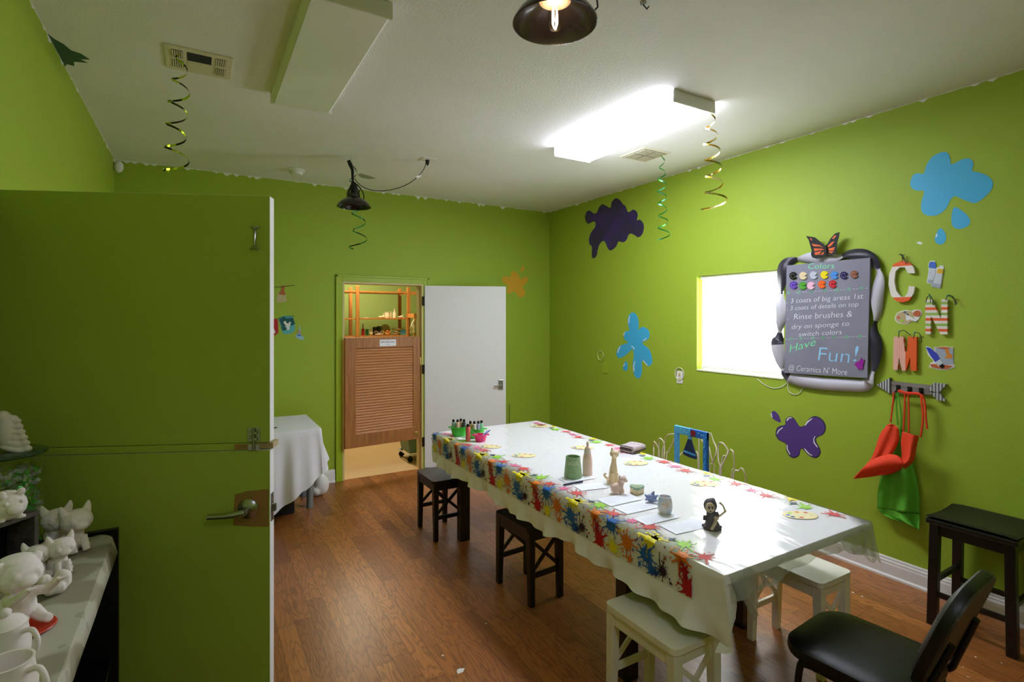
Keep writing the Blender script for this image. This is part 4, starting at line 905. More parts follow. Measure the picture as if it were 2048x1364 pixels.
def chain(y0, y1, x0, x1, n, xs):
    m = MB()
    for i in range(n):
        a, b = x0+(x1-x0)*i/n, x0+(x1-x0)*(i+.5)/n; ya, yb_ = y0+(y1-y0)*i/n, y0+(y1-y0)*(i+.5)/n
        if min(abs((a+b)/2-q) for q in xs) < 16: continue
        (u0, v0), (u1, v1) = k([(a, ya), (b, yb_)]); m.bar(BD(u0, v0)+OUT, BD(u1, v1)+OUT, .0012, .0022, CHALK)
    m.build('chalk_line', bo_, c0); m = MB()
    for q in xs:
        yy = y0+(y1-y0)*(q-x0)/(x1-x0); pts = []
        for j in range(15):
            a = j*.75; r = 14*(1-j/18); (u, v), = k([(q+r*cos(a), yy-r*sin(a))]); pts.append(BD(u, v)+OUT)
        m.tube(pts, .0011, CHALKG, n=4)
    m.build('chalk_swirl', bo_, c0)
chain(548, 506, 130, 795, 26, [150, 233, 330, 438, 540, 632, 733]); chain(918, 892, 122, 782, 30, [170, 248, 343, 425, 515, 615, 722])
discs = [(190, 408, (22, 22, 26), 'black'), (270, 407, (226, 206, 160), 'cream'), (353, 403, (190, 194, 206), 'silver grey'), (440, 400, (240, 214, 20), 'yellow'), (520, 403, (70, 140, 220), 'sky blue'), (597, 405, (40, 32, 88), 'navy'), (680, 397, (140, 84, 64), 'brown'),
         (193, 483, (96, 62, 170), 'violet'), (268, 487, (76, 160, 50), 'green'), (332, 487, (240, 186, 206), 'pink'), (420, 477, (240, 96, 26), 'orange'), (507, 474, (196, 26, 50), 'red')]
HOLE = mat('pale speckle', (236, 230, 226), .4)
for x, y, c, nm in discs:
    m = MB(); O = [(x+31*cos(a), y-31*sin(a)) for a in [(.35+(2*pi-.75)*i/22) for i in range(23)]]+[(x+9, y+2)]
    P = [BD(*q) for q in k(O)]; m.plate(P, (-1, 0, 0), .007, mat(nm+' glaze', c, .2, coat=.6))
    for j in range(6):
        a = 1+j*.95; (u, v), = k([(x+17*cos(a)-3, y-17*sin(a))]); q = BD(u, v)+Vector((-.0074, 0, 0)); m.add([q+Vector((0, .0022*cos(b*pi/3), .0022*sin(b*pi/3))) for b in range(6)], [tuple(range(6))], HOLE)
    q = m.build('glaze_disc', bo_, c0); q['label'] = nm+' glazed sample disc shaped like a palette'
m = MB(); bug = k([(680, 1118), (700, 1100), (722, 1090), (738, 1066), (746, 1085), (762, 1080), (756, 1100), (750, 1125), (748, 1160), (728, 1150), (716, 1162), (700, 1138)])
m.plate([BD(x, y)+Vector((-.001, 0, 0)) for x, y in bug], (-1, 0, 0), .006, mat('magenta glaze', (150, 30, 150), .3)); m.build('bug_ornament', bo_, c0)['label'] = 'magenta winged bug ornament'
# twisted ribbon around the board
RG, RP = mat('pale grey satin', (188, 184, 192), .5, sheen=.3), mat('dark plum satin', (22, 15, 38), .45, sheen=.3)
path = [(60, 960), (90, 1110), (125, 1190), (230, 1240), (400, 1270), (600, 1283), (760, 1285), (800, 1230), (835, 1130), (850, 980), (835, 850), (860, 720), (860, 560), (880, 420), (850, 320), (770, 250), (640, 235), (520, 262), (400, 262), (280, 268), (170, 290), (115, 345), (95, 470), (85, 600), (100, 700), (85, 800), (75, 900)]
PP = smooth_loop([(x, y, 0) for x, y in path], 8); nP = len(PP)
m = MB(); fr = []
for i, p in enumerate(PP):
    (u, v), = k([(p.x, p.y)]); a, b = PP[(i-2) % nP], PP[(i+2) % nP]; d = Vector((b.x-a.x, b.y-a.y)).normalized(); nn = Vector((-d.y, d.x))
    tw = 2*pi*9*i/nP/2*1.0; bottom = 1100 < p.y
    if bottom and 150 < p.x < 780: tw = .35
    hw_ = 36*abs(cos(tw))+16
    (u1, v1), (u2, v2) = k([(p.x+nn.x*hw_, p.y+nn.y*hw_), (p.x-nn.x*hw_, p.y-nn.y*hw_)])
    s_ = cos(tw); side = 1 if s_ > 0 else -1; off = .016+.012*sin(tw*1.0)
    fr.append((RW(u1, v1, .020+.014*sin(tw)), RW(u2, v2, .020-.014*sin(tw)), side))
for i in range(nP):
    a, b = fr[i], fr[(i+1) % nP]; mt = RG if a[2] > 0 else RP
    nrm_ = Vector((-.0011, 0, 0)); m.add([a[0], a[1], b[1], b[0]], [(0, 1, 2, 3)], mt)
tag(m.build('ribbon_garland', org=c0, smooth=True, solid=.0012, weld=True), 'twisted pale grey and dark plum ribbon framing the chalkboard', 'ribbon')
# butterfly
bt = thing('butterfly_ornament', 'orange and black butterfly ornament on top of the chalkboard', 'ornament', RW(1653, 492, .06)); bl = bt.location.copy()
BK, OR_ = mat('black felt', (20, 18, 16), .7), mat('monarch orange', (214, 96, 34), .6)
def bf(off, pts, sweep):
    out = []
    for x, y in k(pts): q = RW(x, y, .045); q.x -= abs(x-1652)*sweep+off; out.append(q)
    return out
lw = [(450, 172), (415, 140), (370, 100), (305, 90), (325, 125), (340, 185), (347, 208), (340, 235), (350, 262), (385, 272), (430, 250), (452, 236)]; rw_ = [(450, 172), (490, 110), (530, 70), (572, 58), (565, 100), (550, 140), (548, 190), (545, 220), (500, 247), (470, 240), (452, 236)]
for pts, cells in ((lw, [[(345, 152), (400, 160), (435, 182), (400, 172), (360, 172)], [(362, 188), (420, 190), (442, 198), (400, 204), (366, 212)], [(365, 222), (420, 208), (400, 238), (372, 242)], [(405, 240), (438, 212), (432, 238)], [(330, 105), (345, 110), (350, 128), (340, 122)]]),
                   (rw_, [[(465, 170), (500, 140), (530, 130), (500, 165), (470, 182)], [(470, 192), (530, 178), (520, 205), (480, 205)], [(470, 212), (520, 212), (500, 228)], [(505, 110), (530, 85), (545, 88), (520, 112)], [(462, 218), (476, 236), (466, 232)]])):
    m = MB(); m.plate(bf(0, pts, .0006), (-1, 0, 0), .003, BK)
    for c_ in cells: m.plate(bf(.0032, c_, .0006), (-1, 0, 0), .0008, OR_)
    m.build('wing', bt, bl)
m = MB(); q1, q2 = RW(*k([(452, 160)])[0], .055), RW(*k([(454, 250)])[0], .055); m.tube([q1, q1.lerp(q2, .3), q1.lerp(q2, .7), q2], [.004, .007, .006, .002], BK); m.build('body', bt, bl, smooth=True)

# ------------------------------------------------------------------ letters and cut-outs
k = crop(1740, 490, 4.135)
ORP, WHP, GNP = (226, 92, 30), (226, 218, 206), (150, 182, 90)
mC = bpy.data.materials.new('orange and white C paint')
def zband_mat(name, zs, cols):
    m = bpy.data.materials.new(name); m.use_nodes = True; nt = m.node_tree; b = nt.nodes['Principled BSDF']
    tc = N(nt, 'ShaderNodeTexCoord'); sp = N(nt, 'ShaderNodeSeparateXYZ'); nt.links.new(tc.outputs['Object'], sp.inputs[0]); col = lin(cols[0])
    for z, c in zip(zs, cols[1:]): col = mixc(nt, mth(nt, 'GREATER_THAN', sp.outputs[2], z), col, lin(c))
    nt.links.new(col, b.inputs['Base Color']); b.inputs['Roughness'].default_value = .5; return m
def letter(nm, label, outline, mt, sm=False, th=.018):
    P = [RW(x, y, .004) for x, y in ([(p.x, p.y) for p in smooth_loop([(x, y, 0) for x, y in k(outline)], 4)] if sm else k(outline))]
    c = sum(P, Vector())/len(P); t = thing('wall_letter', label, 'letter', c); m = MB(); m.plate(P, (-1, 0, 0), th, mt); m.build('letter_body', t, c, bevel=.002); return t, c
zc = RW(*k([(280, 300)])[0]).z
Cout = [(382, 230), (372, 185), (340, 150), (270, 130), (205, 160), (170, 240), (165, 330), (185, 420), (230, 465), (280, 475), (335, 460), (372, 400), (382, 345), (332, 340), (322, 395), (298, 430), (262, 425), (228, 380), (213, 300), (222, 220), (255, 185), (300, 185), (325, 235), (378, 235)]
tC, cC = letter('C', 'orange and white letter C on the right wall', Cout, None or mat('tmp white', WHP, .5))
ztop = RW(*k([(250, 178)])[0]).z-cC.z; zbot = RW(*k([(280, 432)])[0]).z-cC.z
tC.children[0].data.materials[0] = zband_mat('orange tipped white paint', (zbot, ztop), (ORP, WHP, ORP))
Nout = [(470, 735), (470, 455), (520, 450), (598, 615), (602, 450), (652, 450), (650, 738), (595, 738), (515, 585), (512, 738)]
tN, cN = letter('N', 'orange, green and white striped letter N on the right wall', Nout, stripe_mat('striped letter paint', (ORP, WHP, GNP, WHP), 62, 2, .35))
Mout = [(202, 1030), (208, 758), (285, 758), (300, 880), (318, 880), (325, 758), (398, 760), (395, 1040), (348, 1038), (342, 925), (308, 1038), (275, 1038), (250, 925), (240, 1032)]
mM = bpy.data.materials.new('half striped orange paint'); mM.use_nodes = True; nt = mM.node_tree; b = nt.nodes['Principled BSDF']
tc = N(nt, 'ShaderNodeTexCoord'); sp = N(nt, 'ShaderNodeSeparateXYZ'); nt.links.new(tc.outputs['Object'], sp.inputs[0])
st = mth(nt, 'GREATER_THAN', mth(nt, 'FRACT', mth(nt, 'MULTIPLY', sp.outputs[1], 190)), .5); lf_ = mth(nt, 'GREATER_THAN', sp.outputs[1], -.003)
nt.links.new(mixc(nt, mth(nt, 'MULTIPLY', st, lf_), lin(ORP), lin(WHP)), b.inputs['Base Color']); b.inputs['Roughness'].default_value = .5
tM, cM = letter('M', 'orange letter M, left half white striped, on the right wall', Mout, mM)
CORD = mat('black suede cord', (20, 26, 24), .7); BEAD = mat('teal bead', (60, 150, 140), .3)
def bow(t, c, pts, tails, bead=None):
    m = MB()
    for tl in tails: m.tube([RW(p.x, p.y, .022) for p in smooth_loop([(x, y, 0) for x, y in k(tl)], 4, False)], .0022, CORD, n=5)
    if bead: q = RW(*k([bead])[0], .026); m.ell(q, .006, BEAD, n=8)
    m.build('hanging_cord', t, c, smooth=True)
bow(tC, cC, None, [[(238, 78), (262, 84), (290, 78)], [(262, 84), (270, 108), (268, 140)], [(262, 90), (290, 115), (315, 155)], [(262, 88), (285, 125), (300, 160)], [(250, 70), (275, 92), (262, 112)]])
bow(tN, cN, None, [[(502, 420), (498, 480)], [(502, 420), (475, 430), (462, 472)], [(502, 420), (515, 450), (522, 500)], [(485, 405), (505, 425)]], (500, 428)); bow(tN, cN, None, [[(640, 415), (625, 460)], [(640, 415), (680, 422), (705, 470), (705, 500)], [(640, 415), (690, 440), (722, 490)]], (640, 420))
bow(tM, cM, None, [[(240, 715), (236, 770)], [(240, 718), (280, 706), (320, 735), (340, 745)]], (240, 715)); bow(tM, cM, None, [[(370, 725), (358, 775)], [(370, 722), (410, 735), (430, 800)]], (370, 722))
CARD = mat('white card edge', (226, 226, 222), .6); TB, TY, TGy, TG2 = mat('tube blue', (70, 112, 200), .4), mat('tube yellow', (222, 176, 40), .4), mat('tube silver', (160, 170, 182), .4), mat('tube light', (200, 206, 212), .4)
decal('paint_tubes_cutout', 'cardboard cut-out of blue and yellow paint tubes', 'wall decoration', RW, NR, [(k([(470, 315), (485, 225), (486, 150), (505, 130), (540, 132), (552, 190), (575, 180), (580, 170), (610, 170), (612, 200), (600, 300), (585, 362), (505, 345), (515, 325)]), CARD, 0, 0),
      (k([(482, 300), (492, 195), (548, 198), (540, 250), (520, 305)]), TG2, 0, .002), (k([(491, 150), (508, 138), (536, 140), (548, 160), (547, 196), (490, 190)]), TB, 0, .002), (k([(478, 312), (483, 285), (525, 290), (515, 320)]), TGy, 0, .003), (k([(520, 330), (555, 232), (603, 240), (585, 350)]), TG2, 0, .004), (k([(556, 232), (565, 195), (610, 200), (603, 240)]), TY, 0, .005), (k([(512, 342), (525, 315), (592, 325), (583, 356)]), TGy, 0, .005)], th=.002)
PB, PBR = mat('palette tan', (184, 164, 116), .6), mat('cup brown', (186, 96, 50), .5)
decal('palette_cutout', 'cardboard cut-out of a paint palette and jar', 'wall decoration', RW, NR, [(k([(208, 600), (230, 560), (290, 540), (350, 545), (375, 535), (420, 540), (430, 570), (405, 610), (385, 635), (350, 630), (310, 655), (250, 650), (215, 630)]), CARD, 1, 0), (k([(215, 600), (235, 565), (290, 548), (350, 552), (365, 600), (340, 630), (300, 650), (250, 644), (222, 625)]), PB, 1, .002), (k([(362, 560), (385, 542), (415, 546), (422, 570), (400, 592), (370, 585)]), PBR, 1, .003)]+
      [(k([(x+12*cos(a*pi/4), y+10*sin(a*pi/4)) for a in range(8)]), INK[c], 0, .004) for x, y, c in ((240, 600, 'coral'), (292, 556, 'grey'), (268, 628, 'green'), (312, 578, 'navy'))]+[(k([(300, 572), (390, 620), (385, 636), (330, 615), (318, 630), (302, 618)]), CARD, 0, .005)], th=.002)
decal('brush_and_pail_cutout', 'cardboard cut-out of a blue brush and paint pail', 'wall decoration', RW, NR, [(k([(462, 838), (500, 845), (535, 880), (530, 845), (620, 838), (690, 845), (695, 980), (705, 1010), (640, 1035), (560, 1030), (490, 1010), (500, 975), (530, 960), (480, 910)]), CARD, 0, 0), (k([(540, 850), (690, 850), (688, 985), (560, 1000)]), TGy, 0, .002), (k([(545, 848), (620, 842), (685, 850), (620, 862)]), PBR, 0, .003), (k([(620, 860), (655, 862), (660, 900), (685, 905), (680, 940), (620, 935), (640, 910)]), mat('ochre drip', (210, 130, 40), .5), 0, .003),
      (k([(500, 985), (560, 985), (690, 1000), (640, 1025), (560, 1020), (510, 1008)]), PBR, 0, .0035), (k([(465, 845), (500, 850), (560, 900), (585, 945), (545, 970), (500, 910)]), mat('brush blue', (52, 66, 180), .4), 0, .004), (k([(545, 968), (585, 942), (610, 985), (570, 1005)]), TG2, 0, .0045), (k([(575, 998), (605, 980), (625, 1005), (600, 1022)]), BLACKM, 0, .005)], th=.002)

# ------------------------------------------------------------------ arrow hook rack and aprons
ar = thing('hook_rack', 'grey wooden arrow-shaped hook rack under the letters', 'hook rack', RW(1826, 780)); al = ar.location.copy()
GW = wood_mat('weathered grey wood', (96, 90, 86), (140, 132, 126), 1, .7); RIB = stripe_mat('corrugated grey metal', ((196, 198, 200), (72, 74, 78)), 130, 1); RIB2 = stripe_mat('ribbed grey metal', ((184, 184, 184), (88, 90, 92)), 120, 1, .3)
k = crop(1680, 740, 4.0125)
P = lambda pts, off: [RW(x, y, off) for x, y in k(pts)]
m = MB(); m.plate(P([(415, 88), (740, 122), (740, 200), (415, 185)], .004), NR, .012, GW); m.build('shaft', ar, al, bevel=.001)
m = MB(); m.plate(P([(305, 118), (415, 60), (415, 192)], .004), NR, .018, RIB); m.build('arrow_head', ar, al, bevel=.001)
m = MB(); m.plate(P([(715, 165), (760, 102), (868, 112), (805, 178)], .004), NR, .018, RIB2).plate(P([(735, 180), (805, 178), (862, 250), (790, 240)], .004), NR, .018, RIB2); m.build('arrow_tail', ar, al, bevel=.001)
for x, y in ((468, 138), (560, 152), (652, 162)):
    q = RW(*k([(x, y)])[0], .016); m = MB(); m.tube([q, q+Vector((-.012, 0, -.004)), q+Vector((-.014, 0, -.03)), q+Vector((-.028, 0, -.034)), q+Vector((-.036, 0, -.02))], .0045, BLACKM).box(q.x-.003, q.x, q.y-.012, q.y+.012, q.z-.02, q.z+.014, BLACKM); m.build('hook', ar, al, smooth=False)
OF, GF = mat('orange apron cotton', (232, 62, 24), .8, bump=(300, .0003)), mat('green apron cotton', (92, 176, 44), .8, bump=(300, .0003))
def cloth_strip(m, Lp, Rp, nu, nv, base, amp, freq, mt, edge=.0, ph=0.):
    LL = smooth_loop([(x, y, 0) for x, y in Lp], 6, False); RR = smooth_loop([(x, y, 0) for x, y in Rp], 6, False)
    def at(A, t): f = t*(len(A)-1); i = min(int(f), len(A)-2); return A[i].lerp(A[i+1], f-i)
    def f(u, v):
        a, b = at(LL, v), at(RR, v); p = a.lerp(b, u); (x, y), = k([(p.x, p.y)])
        off = base+amp*(.5+.5*sin(freq*u*2*pi+ph+v*1.5))*(.4+.6*v)+edge*4*u*(1-u)
        return RW(x, y, off)
    m.grid(f, nu, nv, mt)
ap = thing('apron', 'green apron hanging from the arrow hook rack behind the orange apron', 'apron', RW(*k([(470, 300)])[0], .03)); a0 = ap.location.copy()
m = MB(); cloth_strip(m, [(345, 440), (345, 600), (330, 830), (305, 960), (300, 1110)], [(500, 480), (560, 640), (590, 780), (632, 960), (638, 1160)], 30, 24, .025, .045, 1.6, GF, .02)
cloth_strip(m, [(300, 1110), (330, 1145), (380, 1180), (560, 1240)], [(638, 1160), (638, 1200), (636, 1240), (634, 1285)], 30, 8, .03, .045, 1.6, GF, .02, 1.5)
m.build('apron_body', ap, a0, smooth=True, solid=.002)
m = MB()
for tl in ([(455, 175), (430, 260), (410, 340), (402, 420)], [(458, 175), (452, 300), (462, 440)], [(462, 175), (482, 300), (490, 420), (478, 500), (482, 600), (495, 622)]): m.tube([RW(p.x, p.y, .045) for p in smooth_loop([(x, y, 0) for x, y in k(tl)], 4, False)], .0045, GF, n=5)
m.build('apron_tie', ap, a0, smooth=True)
ap = thing('apron', 'orange apron hanging bunched from the arrow hook rack', 'apron', RW(*k([(450, 400)])[0], .05)); a0 = ap.location.copy()
m = MB()
cloth_strip(m, [(372, 445), (320, 520), (280, 640), (240, 725), (170, 800), (105, 870)], [(470, 470), (475, 560), (440, 640), (420, 680), (440, 760), (420, 835)], 26, 26, .085, .035, 1.3, OF, .03)
cloth_strip(m, [(400, 430), (372, 445)], [(440, 440), (470, 470)], 8, 4, .09, .02, 1, OF, .01)
cloth_strip(m, [(240, 725), (330, 690), (400, 676), (470, 690), (500, 730)], [(110, 872), (230, 860), (330, 842), (430, 826), (500, 790)], 16, 26, .125, .03, .6, OF, .035)
cloth_strip(m, [(500, 495), (490, 580), (495, 690), (465, 730)], [(632, 530), (610, 640), (590, 730), (520, 795)], 22, 22, .09, .04, 1.2, OF, .035, 2.)
m.build('apron_body', ap, a0, smooth=True, solid=.002)
m = MB()
for tl, r in (([(432, 175), (425, 260), (405, 420)], .005), ([(520, 185), (518, 300), (508, 500)], .005), ([(548, 180), (550, 300), (552, 505)], .005), ([(645, 190), (655, 260), (665, 380), (655, 480), (645, 538)], .006), ([(655, 195), (680, 260), (688, 380), (698, 472)], .006), ([(468, 165), (530, 185), (600, 188), (640, 195)], .009)):
    m.tube([RW(p.x, p.y, .055) for p in smooth_loop([(x, y, 0) for x, y in k(tl)], 4, False)], r, OF, n=5)
m.build('apron_tie', ap, a0, smooth=True)

# ------------------------------------------------------------------ bunting and cut-outs on the back wall
k = crop(530, 550, 9.09)
TEAL, TEAL2, REDF = mat('teal flag', (88, 176, 178), .6), mat('dark teal print', (10, 82, 84), .6), mat('red flag', (178, 26, 30), .6)
decal('flag_cutout', 'teal flag with white letter Y on the back wall', 'bunting flag', BW, NB, [(k([(245, 790), (330, 745), (430, 738), (505, 755), (545, 880), (540, 1010), (480, 1060), (400, 1075), (325, 1068), (290, 960)]), TEAL, 0, 0), (k([(258, 805), (330, 772), (350, 770), (395, 790), (480, 775), (510, 780), (545, 890), (470, 930), (470, 900), (420, 900), (350, 935), (300, 920)]), TEAL2, 0, .002), (k([(295, 935), (350, 935), (400, 980), (360, 1010), (315, 1010)]), TEAL2, 0, .002),
      (k([(330, 860), (370, 830), (395, 880), (430, 880), (440, 850), (470, 855), (450, 930), (440, 1000), (400, 1000), (390, 940)]), CARD, 0, .004)], th=.0015)
decal('flag_cutout', 'red flag with white letter A cut off by the door edge', 'bunting flag', BW, NB, [(k([(40, 800), (215, 795), (235, 820), (243, 1040), (215, 1080), (130, 1110), (60, 1100)]), REDF, 0, 0), (k([(95, 860), (125, 900), (195, 1045), (150, 1070), (130, 1030), (90, 1030), (70, 1075), (50, 1060)]), CARD, 0, .002)], th=.0015)
decal('brush_cutout', 'cut-out of a wide beige paint brush on the back wall', 'wall decoration', BW, NB, [(k([(300, 215), (330, 185), (358, 205), (352, 300), (375, 330), (375, 380), (400, 470), (355, 490), (250, 508), (205, 480), (215, 400), (240, 330), (290, 300)]), mat('beige bristles', (190, 176, 130), .7), 0, 0), (k([(302, 215), (330, 188), (356, 208), (350, 300), (372, 330), (365, 368), (250, 350), (262, 318), (292, 300)]), mat('terracotta handle', (178, 96, 46), .6), 0, .002)], th=.0015)
decal('brush_cutout', 'cut-out of a narrow brush with blue paint on the back wall', 'wall decoration', BW, NB, [(k([(625, 905), (635, 910), (645, 990), (655, 1030), (650, 1080), (700, 1130), (715, 1165), (680, 1178), (600, 1160), (545, 1110), (585, 1080), (590, 1020), (620, 985)]), mat('pale blue card', (150, 190, 214), .6), 0, 0), (k([(585, 1085), (650, 1080), (655, 1105), (600, 1115)]), TB, 0, .002), (k([(590, 1040), (610, 990), (650, 1020), (652, 1070), (590, 1075)]), mat('pinkish metal', (170, 150, 130), .5), 0, .002)], th=.0015)
m = MB(); m.tube([BW(x, y, .006) for x, y in k([(60, 230), (280, 215), (540, 185)])], .0025, BLACKM, n=5); tag(m.build('bunting_string', org=BW(575, 572)), 'short black string holding the wide brush cut-out', 'string')
m = MB(); m.tube([BW(x, y, .006) for x, y in k([(225, 800), (300, 772), (470, 752), (540, 740)])], .0022, BLACKM, n=5); tag(m.build('bunting_string', org=BW(575, 632)), 'short black string along the top of the teal flag', 'string')
m = MB(); a = BW(1019, 808, .006); b = Vector((a.x, a.y, .14)); m.tube([a, b], .003, BLACKM, n=5); tag(m.build('wall_cable', org=b), 'thin dark cable down the back wall, right of the white door', 'cable')

# ================================================================== THINGS ON THE TABLE
TT = VZ+.0008
WAX = (218, 206, 190)
def ceram(name, label, cat, base, build, group=None, rz=0., vox=.0025, org=None):
    m = MB(); build(m); o = m.build(name, remesh=vox); o.location = base; o.rotation_euler = (0, 0, rz); return tag(o, label, cat, group)
FACE = -YAW   # local -y looks at the viewer
# papers
PAPER = mat('white paper', (236, 238, 244), .7)
def sheet(left, bottom, label, dp=.20, dz=0.):
    a, b = GZ(*left, TT), GZ(*bottom, TT); w = (b-a).length*.97; d = (b-a).normalized(); n = Vector((-d.y, d.x, 0)); n = n if n.x > 0 else -n
    P = [a, a+d*w, a+d*w+n*dp, a+n*dp]; c = sum(P, Vector())/4; m = MB()
    m.plate([Vector((p.x, p.y, TT+dz)) for p in P], (0, 0, 1), .0004, PAPER); LN = mat('grey print line', (196, 198, 206), .8)
    for i in range(7):
        s0 = a+n*(.03+.020*i)+d*.02; s1 = s0+d*(.75*w if i % 3 else .5*w); z = Vector((0, 0, TT+dz+.0006-a.z)); q = n*.002
        m.add([s0+z, s1+z, s1+q+z, s0+q+z], [(0, 1, 2, 3)], LN)
    tag(m.build('paper_sheet', org=c), label, 'paper', 'white instruction sheets along the table')
sheet((1115, 956), (1134, 966), 'white sheet under the green mug and the bottle-shaped figure')
sheet((1147, 971), (1163, 982), 'white sheet beside the pen, in front of the cat figurine', dp=.16)
sheet((1193, 999), (1223, 1013), 'white sheet under the pink dog figurine')
sheet((1225, 1014), (1256, 1029), 'white sheet under the small blue fish')
sheet((1266, 1037), (1295, 1051), 'white sheet under the pastel barrel cup')
sheet((1319, 1051), (1353, 1069), 'white sheet beside the black-robed figurine')
# pen
a, b = GZ(1126, 970, TT+.004), GZ(1165, 963, TT+.004); m = MB(); m.tube([a, a.lerp(b, .05), a.lerp(b, .45), a.lerp(b, .5), b], [.002, .005, .0055, .0045, .005], mat('navy pen', (34, 36, 70), .3), n=10); tag(m.build('pen', org=(a+b)/2, smooth=True), 'dark blue pen lying on the printed cover by the green mug', 'pen')
# green mug with lettering
MG, MGW = mat('sage green glaze', (150, 182, 134), .4, var=(40, (134, 168, 120))), mat('cream mug lettering', (214, 222, 196), .5)
q = GZ(1146, 954, TT); o = Vector((q.x, q.y, TT)); t = thing('mug', 'sage green mug with raised lettering and bird-head emblem', 'mug', o, FACE-.12)
m = MB(); Rm = lambda z: .050-.010*z/.118
m.lathe([(0, 0), (.048, 0), (.051, .006), (.0505, .02), (.041, .108), (.0425, .113), (.041, .118), (.037, .118), (.036, .11), (.043, .02), (0, .012)], (0, 0, 0), MG, n=40); mgb = m.build('mug_body', t, smooth=True)
def wrap(m, vs, fs, x0, z0, sx, sz, off, mt):
    out = []
    for v in vs:
        z = z0+v.y*sz; r = Rm(z)+off; a = (x0+v.x*sx)/.045; out.append(Vector((r*sin(a), -r*cos(a), z)))
    m.add(out, fs, mt)
m = MB(); vs, fs = text_mesh('EAGLES'); w_ = max(v.x for v in vs); wrap(m, vs, fs, -.034, .078, .068/w_, .030, .0012, MGW)
m.build('lettering', mgb)
m = MB()
def wpoly(pts, off=.0012):
    P = [Vector((x, y, 0)) for x, y in pts]; tr = tessellate_polygon([P]); wrap(m, P, tr, 0, 0, 1, 1, off, MGW)
wpoly([(-.036, .056), (-.015, .066), (.012, .066), (.034, .056), (.026, .052), (.034, .046), (.016, .046), (-.004, .050), (-.018, .054)])
wpoly([(-.036, .048), (-.016, .050), (.002, .044), (.016, .036), (.006, .036), (-.012, .044), (-.026, .046)]); wpoly([(-.030, .040), (-.012, .040), (.004, .030), (.010, .024), (-.004, .028), (-.018, .035)]); wpoly([(.010, .044), (.030, .042), (.022, .036), (.028, .032), (.016, .032)])
m.build('bird_emblem', mgb)
# bottle-shaped female figure
PK = mat('blush bisque', (236, 206, 194), .8); PKL = mat('pale collar glaze', (226, 216, 206), .4)
def fig(m):
    m.lathe([(0, 0), (.027, 0), (.029, .004), (.0275, .03), (.0285, .065), (.026, .10), (.019, .128), (.016, .142), (.0165, .15), (.014, .158), (.006, .162), (.006, .168), (0, .17)], (0, 0, 0), PK, n=24)
    m.ell((0, 0, .178), (.0085, .0085, .0125), PK).ell((.0, .004, .187), (.007, .007, .006), PK).ell((.004, -.012, .145), (.006, .005, .012), PK)
q = GZ(1175, 949, TT); t = thing('figurine', 'tall blush bottle-shaped lady figurine behind the green mug', 'figurine', (q.x, q.y, TT), FACE)
m = MB(); fig(m); o = m.build('figure_body', t, remesh=.0022); m = MB(); m.lathe([(.0155, .118), (.0215, .122), (.0195, .135), (.0175, .148), (.015, .15)], (0, 0, 0), PKL, n=20); m.build('collar', t, smooth=True)
# tall cat figurine
CR = mat('cream bisque', (244, 220, 184), .75)
def tallcat(m):
    m.tube([(0, 0, .0), (0, 0, .03), (.0, 0, .08), (.002, 0, .11), (.004, 0, .146)], [.028, .027, .021, .014, .0125], CR, n=16)
    m.ell((.004, -.003, .158), (.026, .023, .022), CR, rot=(0, 8, 0)).ell((.0, -.022, .152), (.012, .01, .008), CR)
    m.ell((-.008, .0, .182), (.006, .005, .012), CR, rot=(0, -12, 0)).ell((.026, .002, .17), (.006, .010, .012), CR, rot=(0, 35, 0))
    for x, y in ((-.012, -.022), (.014, -.022)): m.tube([(x, y, .06), (x, y*1.1, .02), (x, y*1.3, .004)], [.010, .008, .009], CR)
    m.tube([(-.014, .01, .012), (-.03, -.004, .012), (-.034, -.022, .01)], [.010, .010, .009], CR)
    m.tube([(-.028, .0, .02), (-.045, -.0, .03), (-.052, 0, .044), (-.045, 0, .052), (-.038, 0, .046)], [.008, .007, .006, .005, .004], CR)
q = GZ(1227, 965, TT); ceram('figurine', 'tall cream long-necked cat figurine in the middle of the row', 'figurine', (q.x, q.y, TT), tallcat, None, FACE, .0022)
# pink dog
def dog(m):
    m.ell((0, 0, .028), (.034, .026, .024), PK).ell((.018, 0, .046), (.018, .017, .028), PK, rot=(0, 25, 0)).ell((.028, -.002, .070), (.023, .019, .018), PK, rot=(0, -10, 0)).ell((.042, -.012, .066), (.012, .010, .009), PK)
    m.ell((.014, -.002, .084), (.006, .005, .009), PK, rot=(0, -15, 0)).ell((.04, .012, .078), (.010, .005, .010), PK, rot=(0, 30, 0))
    for x, y in ((-.016, -.016), (.022, -.016), (-.016, .016), (.022, .016)): m.tube([(x, y, .022), (x, y*1.1, .004)], [.012, .011], PK)
    m.ell((-.034, .0, .042), (.007, .006, .009), PK)
q = GZ(1234, 986, TT); ceram('figurine', 'blush sitting puppy figurine in front of the tall cat', 'figurine', (q.x, q.y, TT), dog, None, FACE+.1, .0022)
# lidded box
q = GZ(1274, 985, TT); t = thing('trinket_box', 'clover-shaped cream trinket box with sage green lid', 'box', (q.x, q.y, TT), FACE+.3)
def clover(z, s, n=48): return [Vector((s*(.030+.006*cos(3*a))*cos(a)*1.1, s*(.030+.006*cos(3*a))*sin(a), z)) for a in [2*pi*i/n for i in range(n)]]
m = MB(); m.plate(clover(0, 1), (0, 0, 1), .023, mat('cream glaze', (216, 212, 192), .3)); m.build('box_body', t, bevel=.002)
m = MB(); m.plate(clover(.023, 1.05), (0, 0, 1), .011, mat('sage lid glaze', (150, 178, 150), .3)); m.build('lid', t, bevel=.004)
m = MB(); 
for i in range(9): m.ell((.018*cos(i*2.4)*(i/9), .018*sin(i*2.4)*(i/9), .0345), (.004, .004, .0012), MATS['cream glaze'], n=8)
m.build('lid_flowers', t, smooth=True)
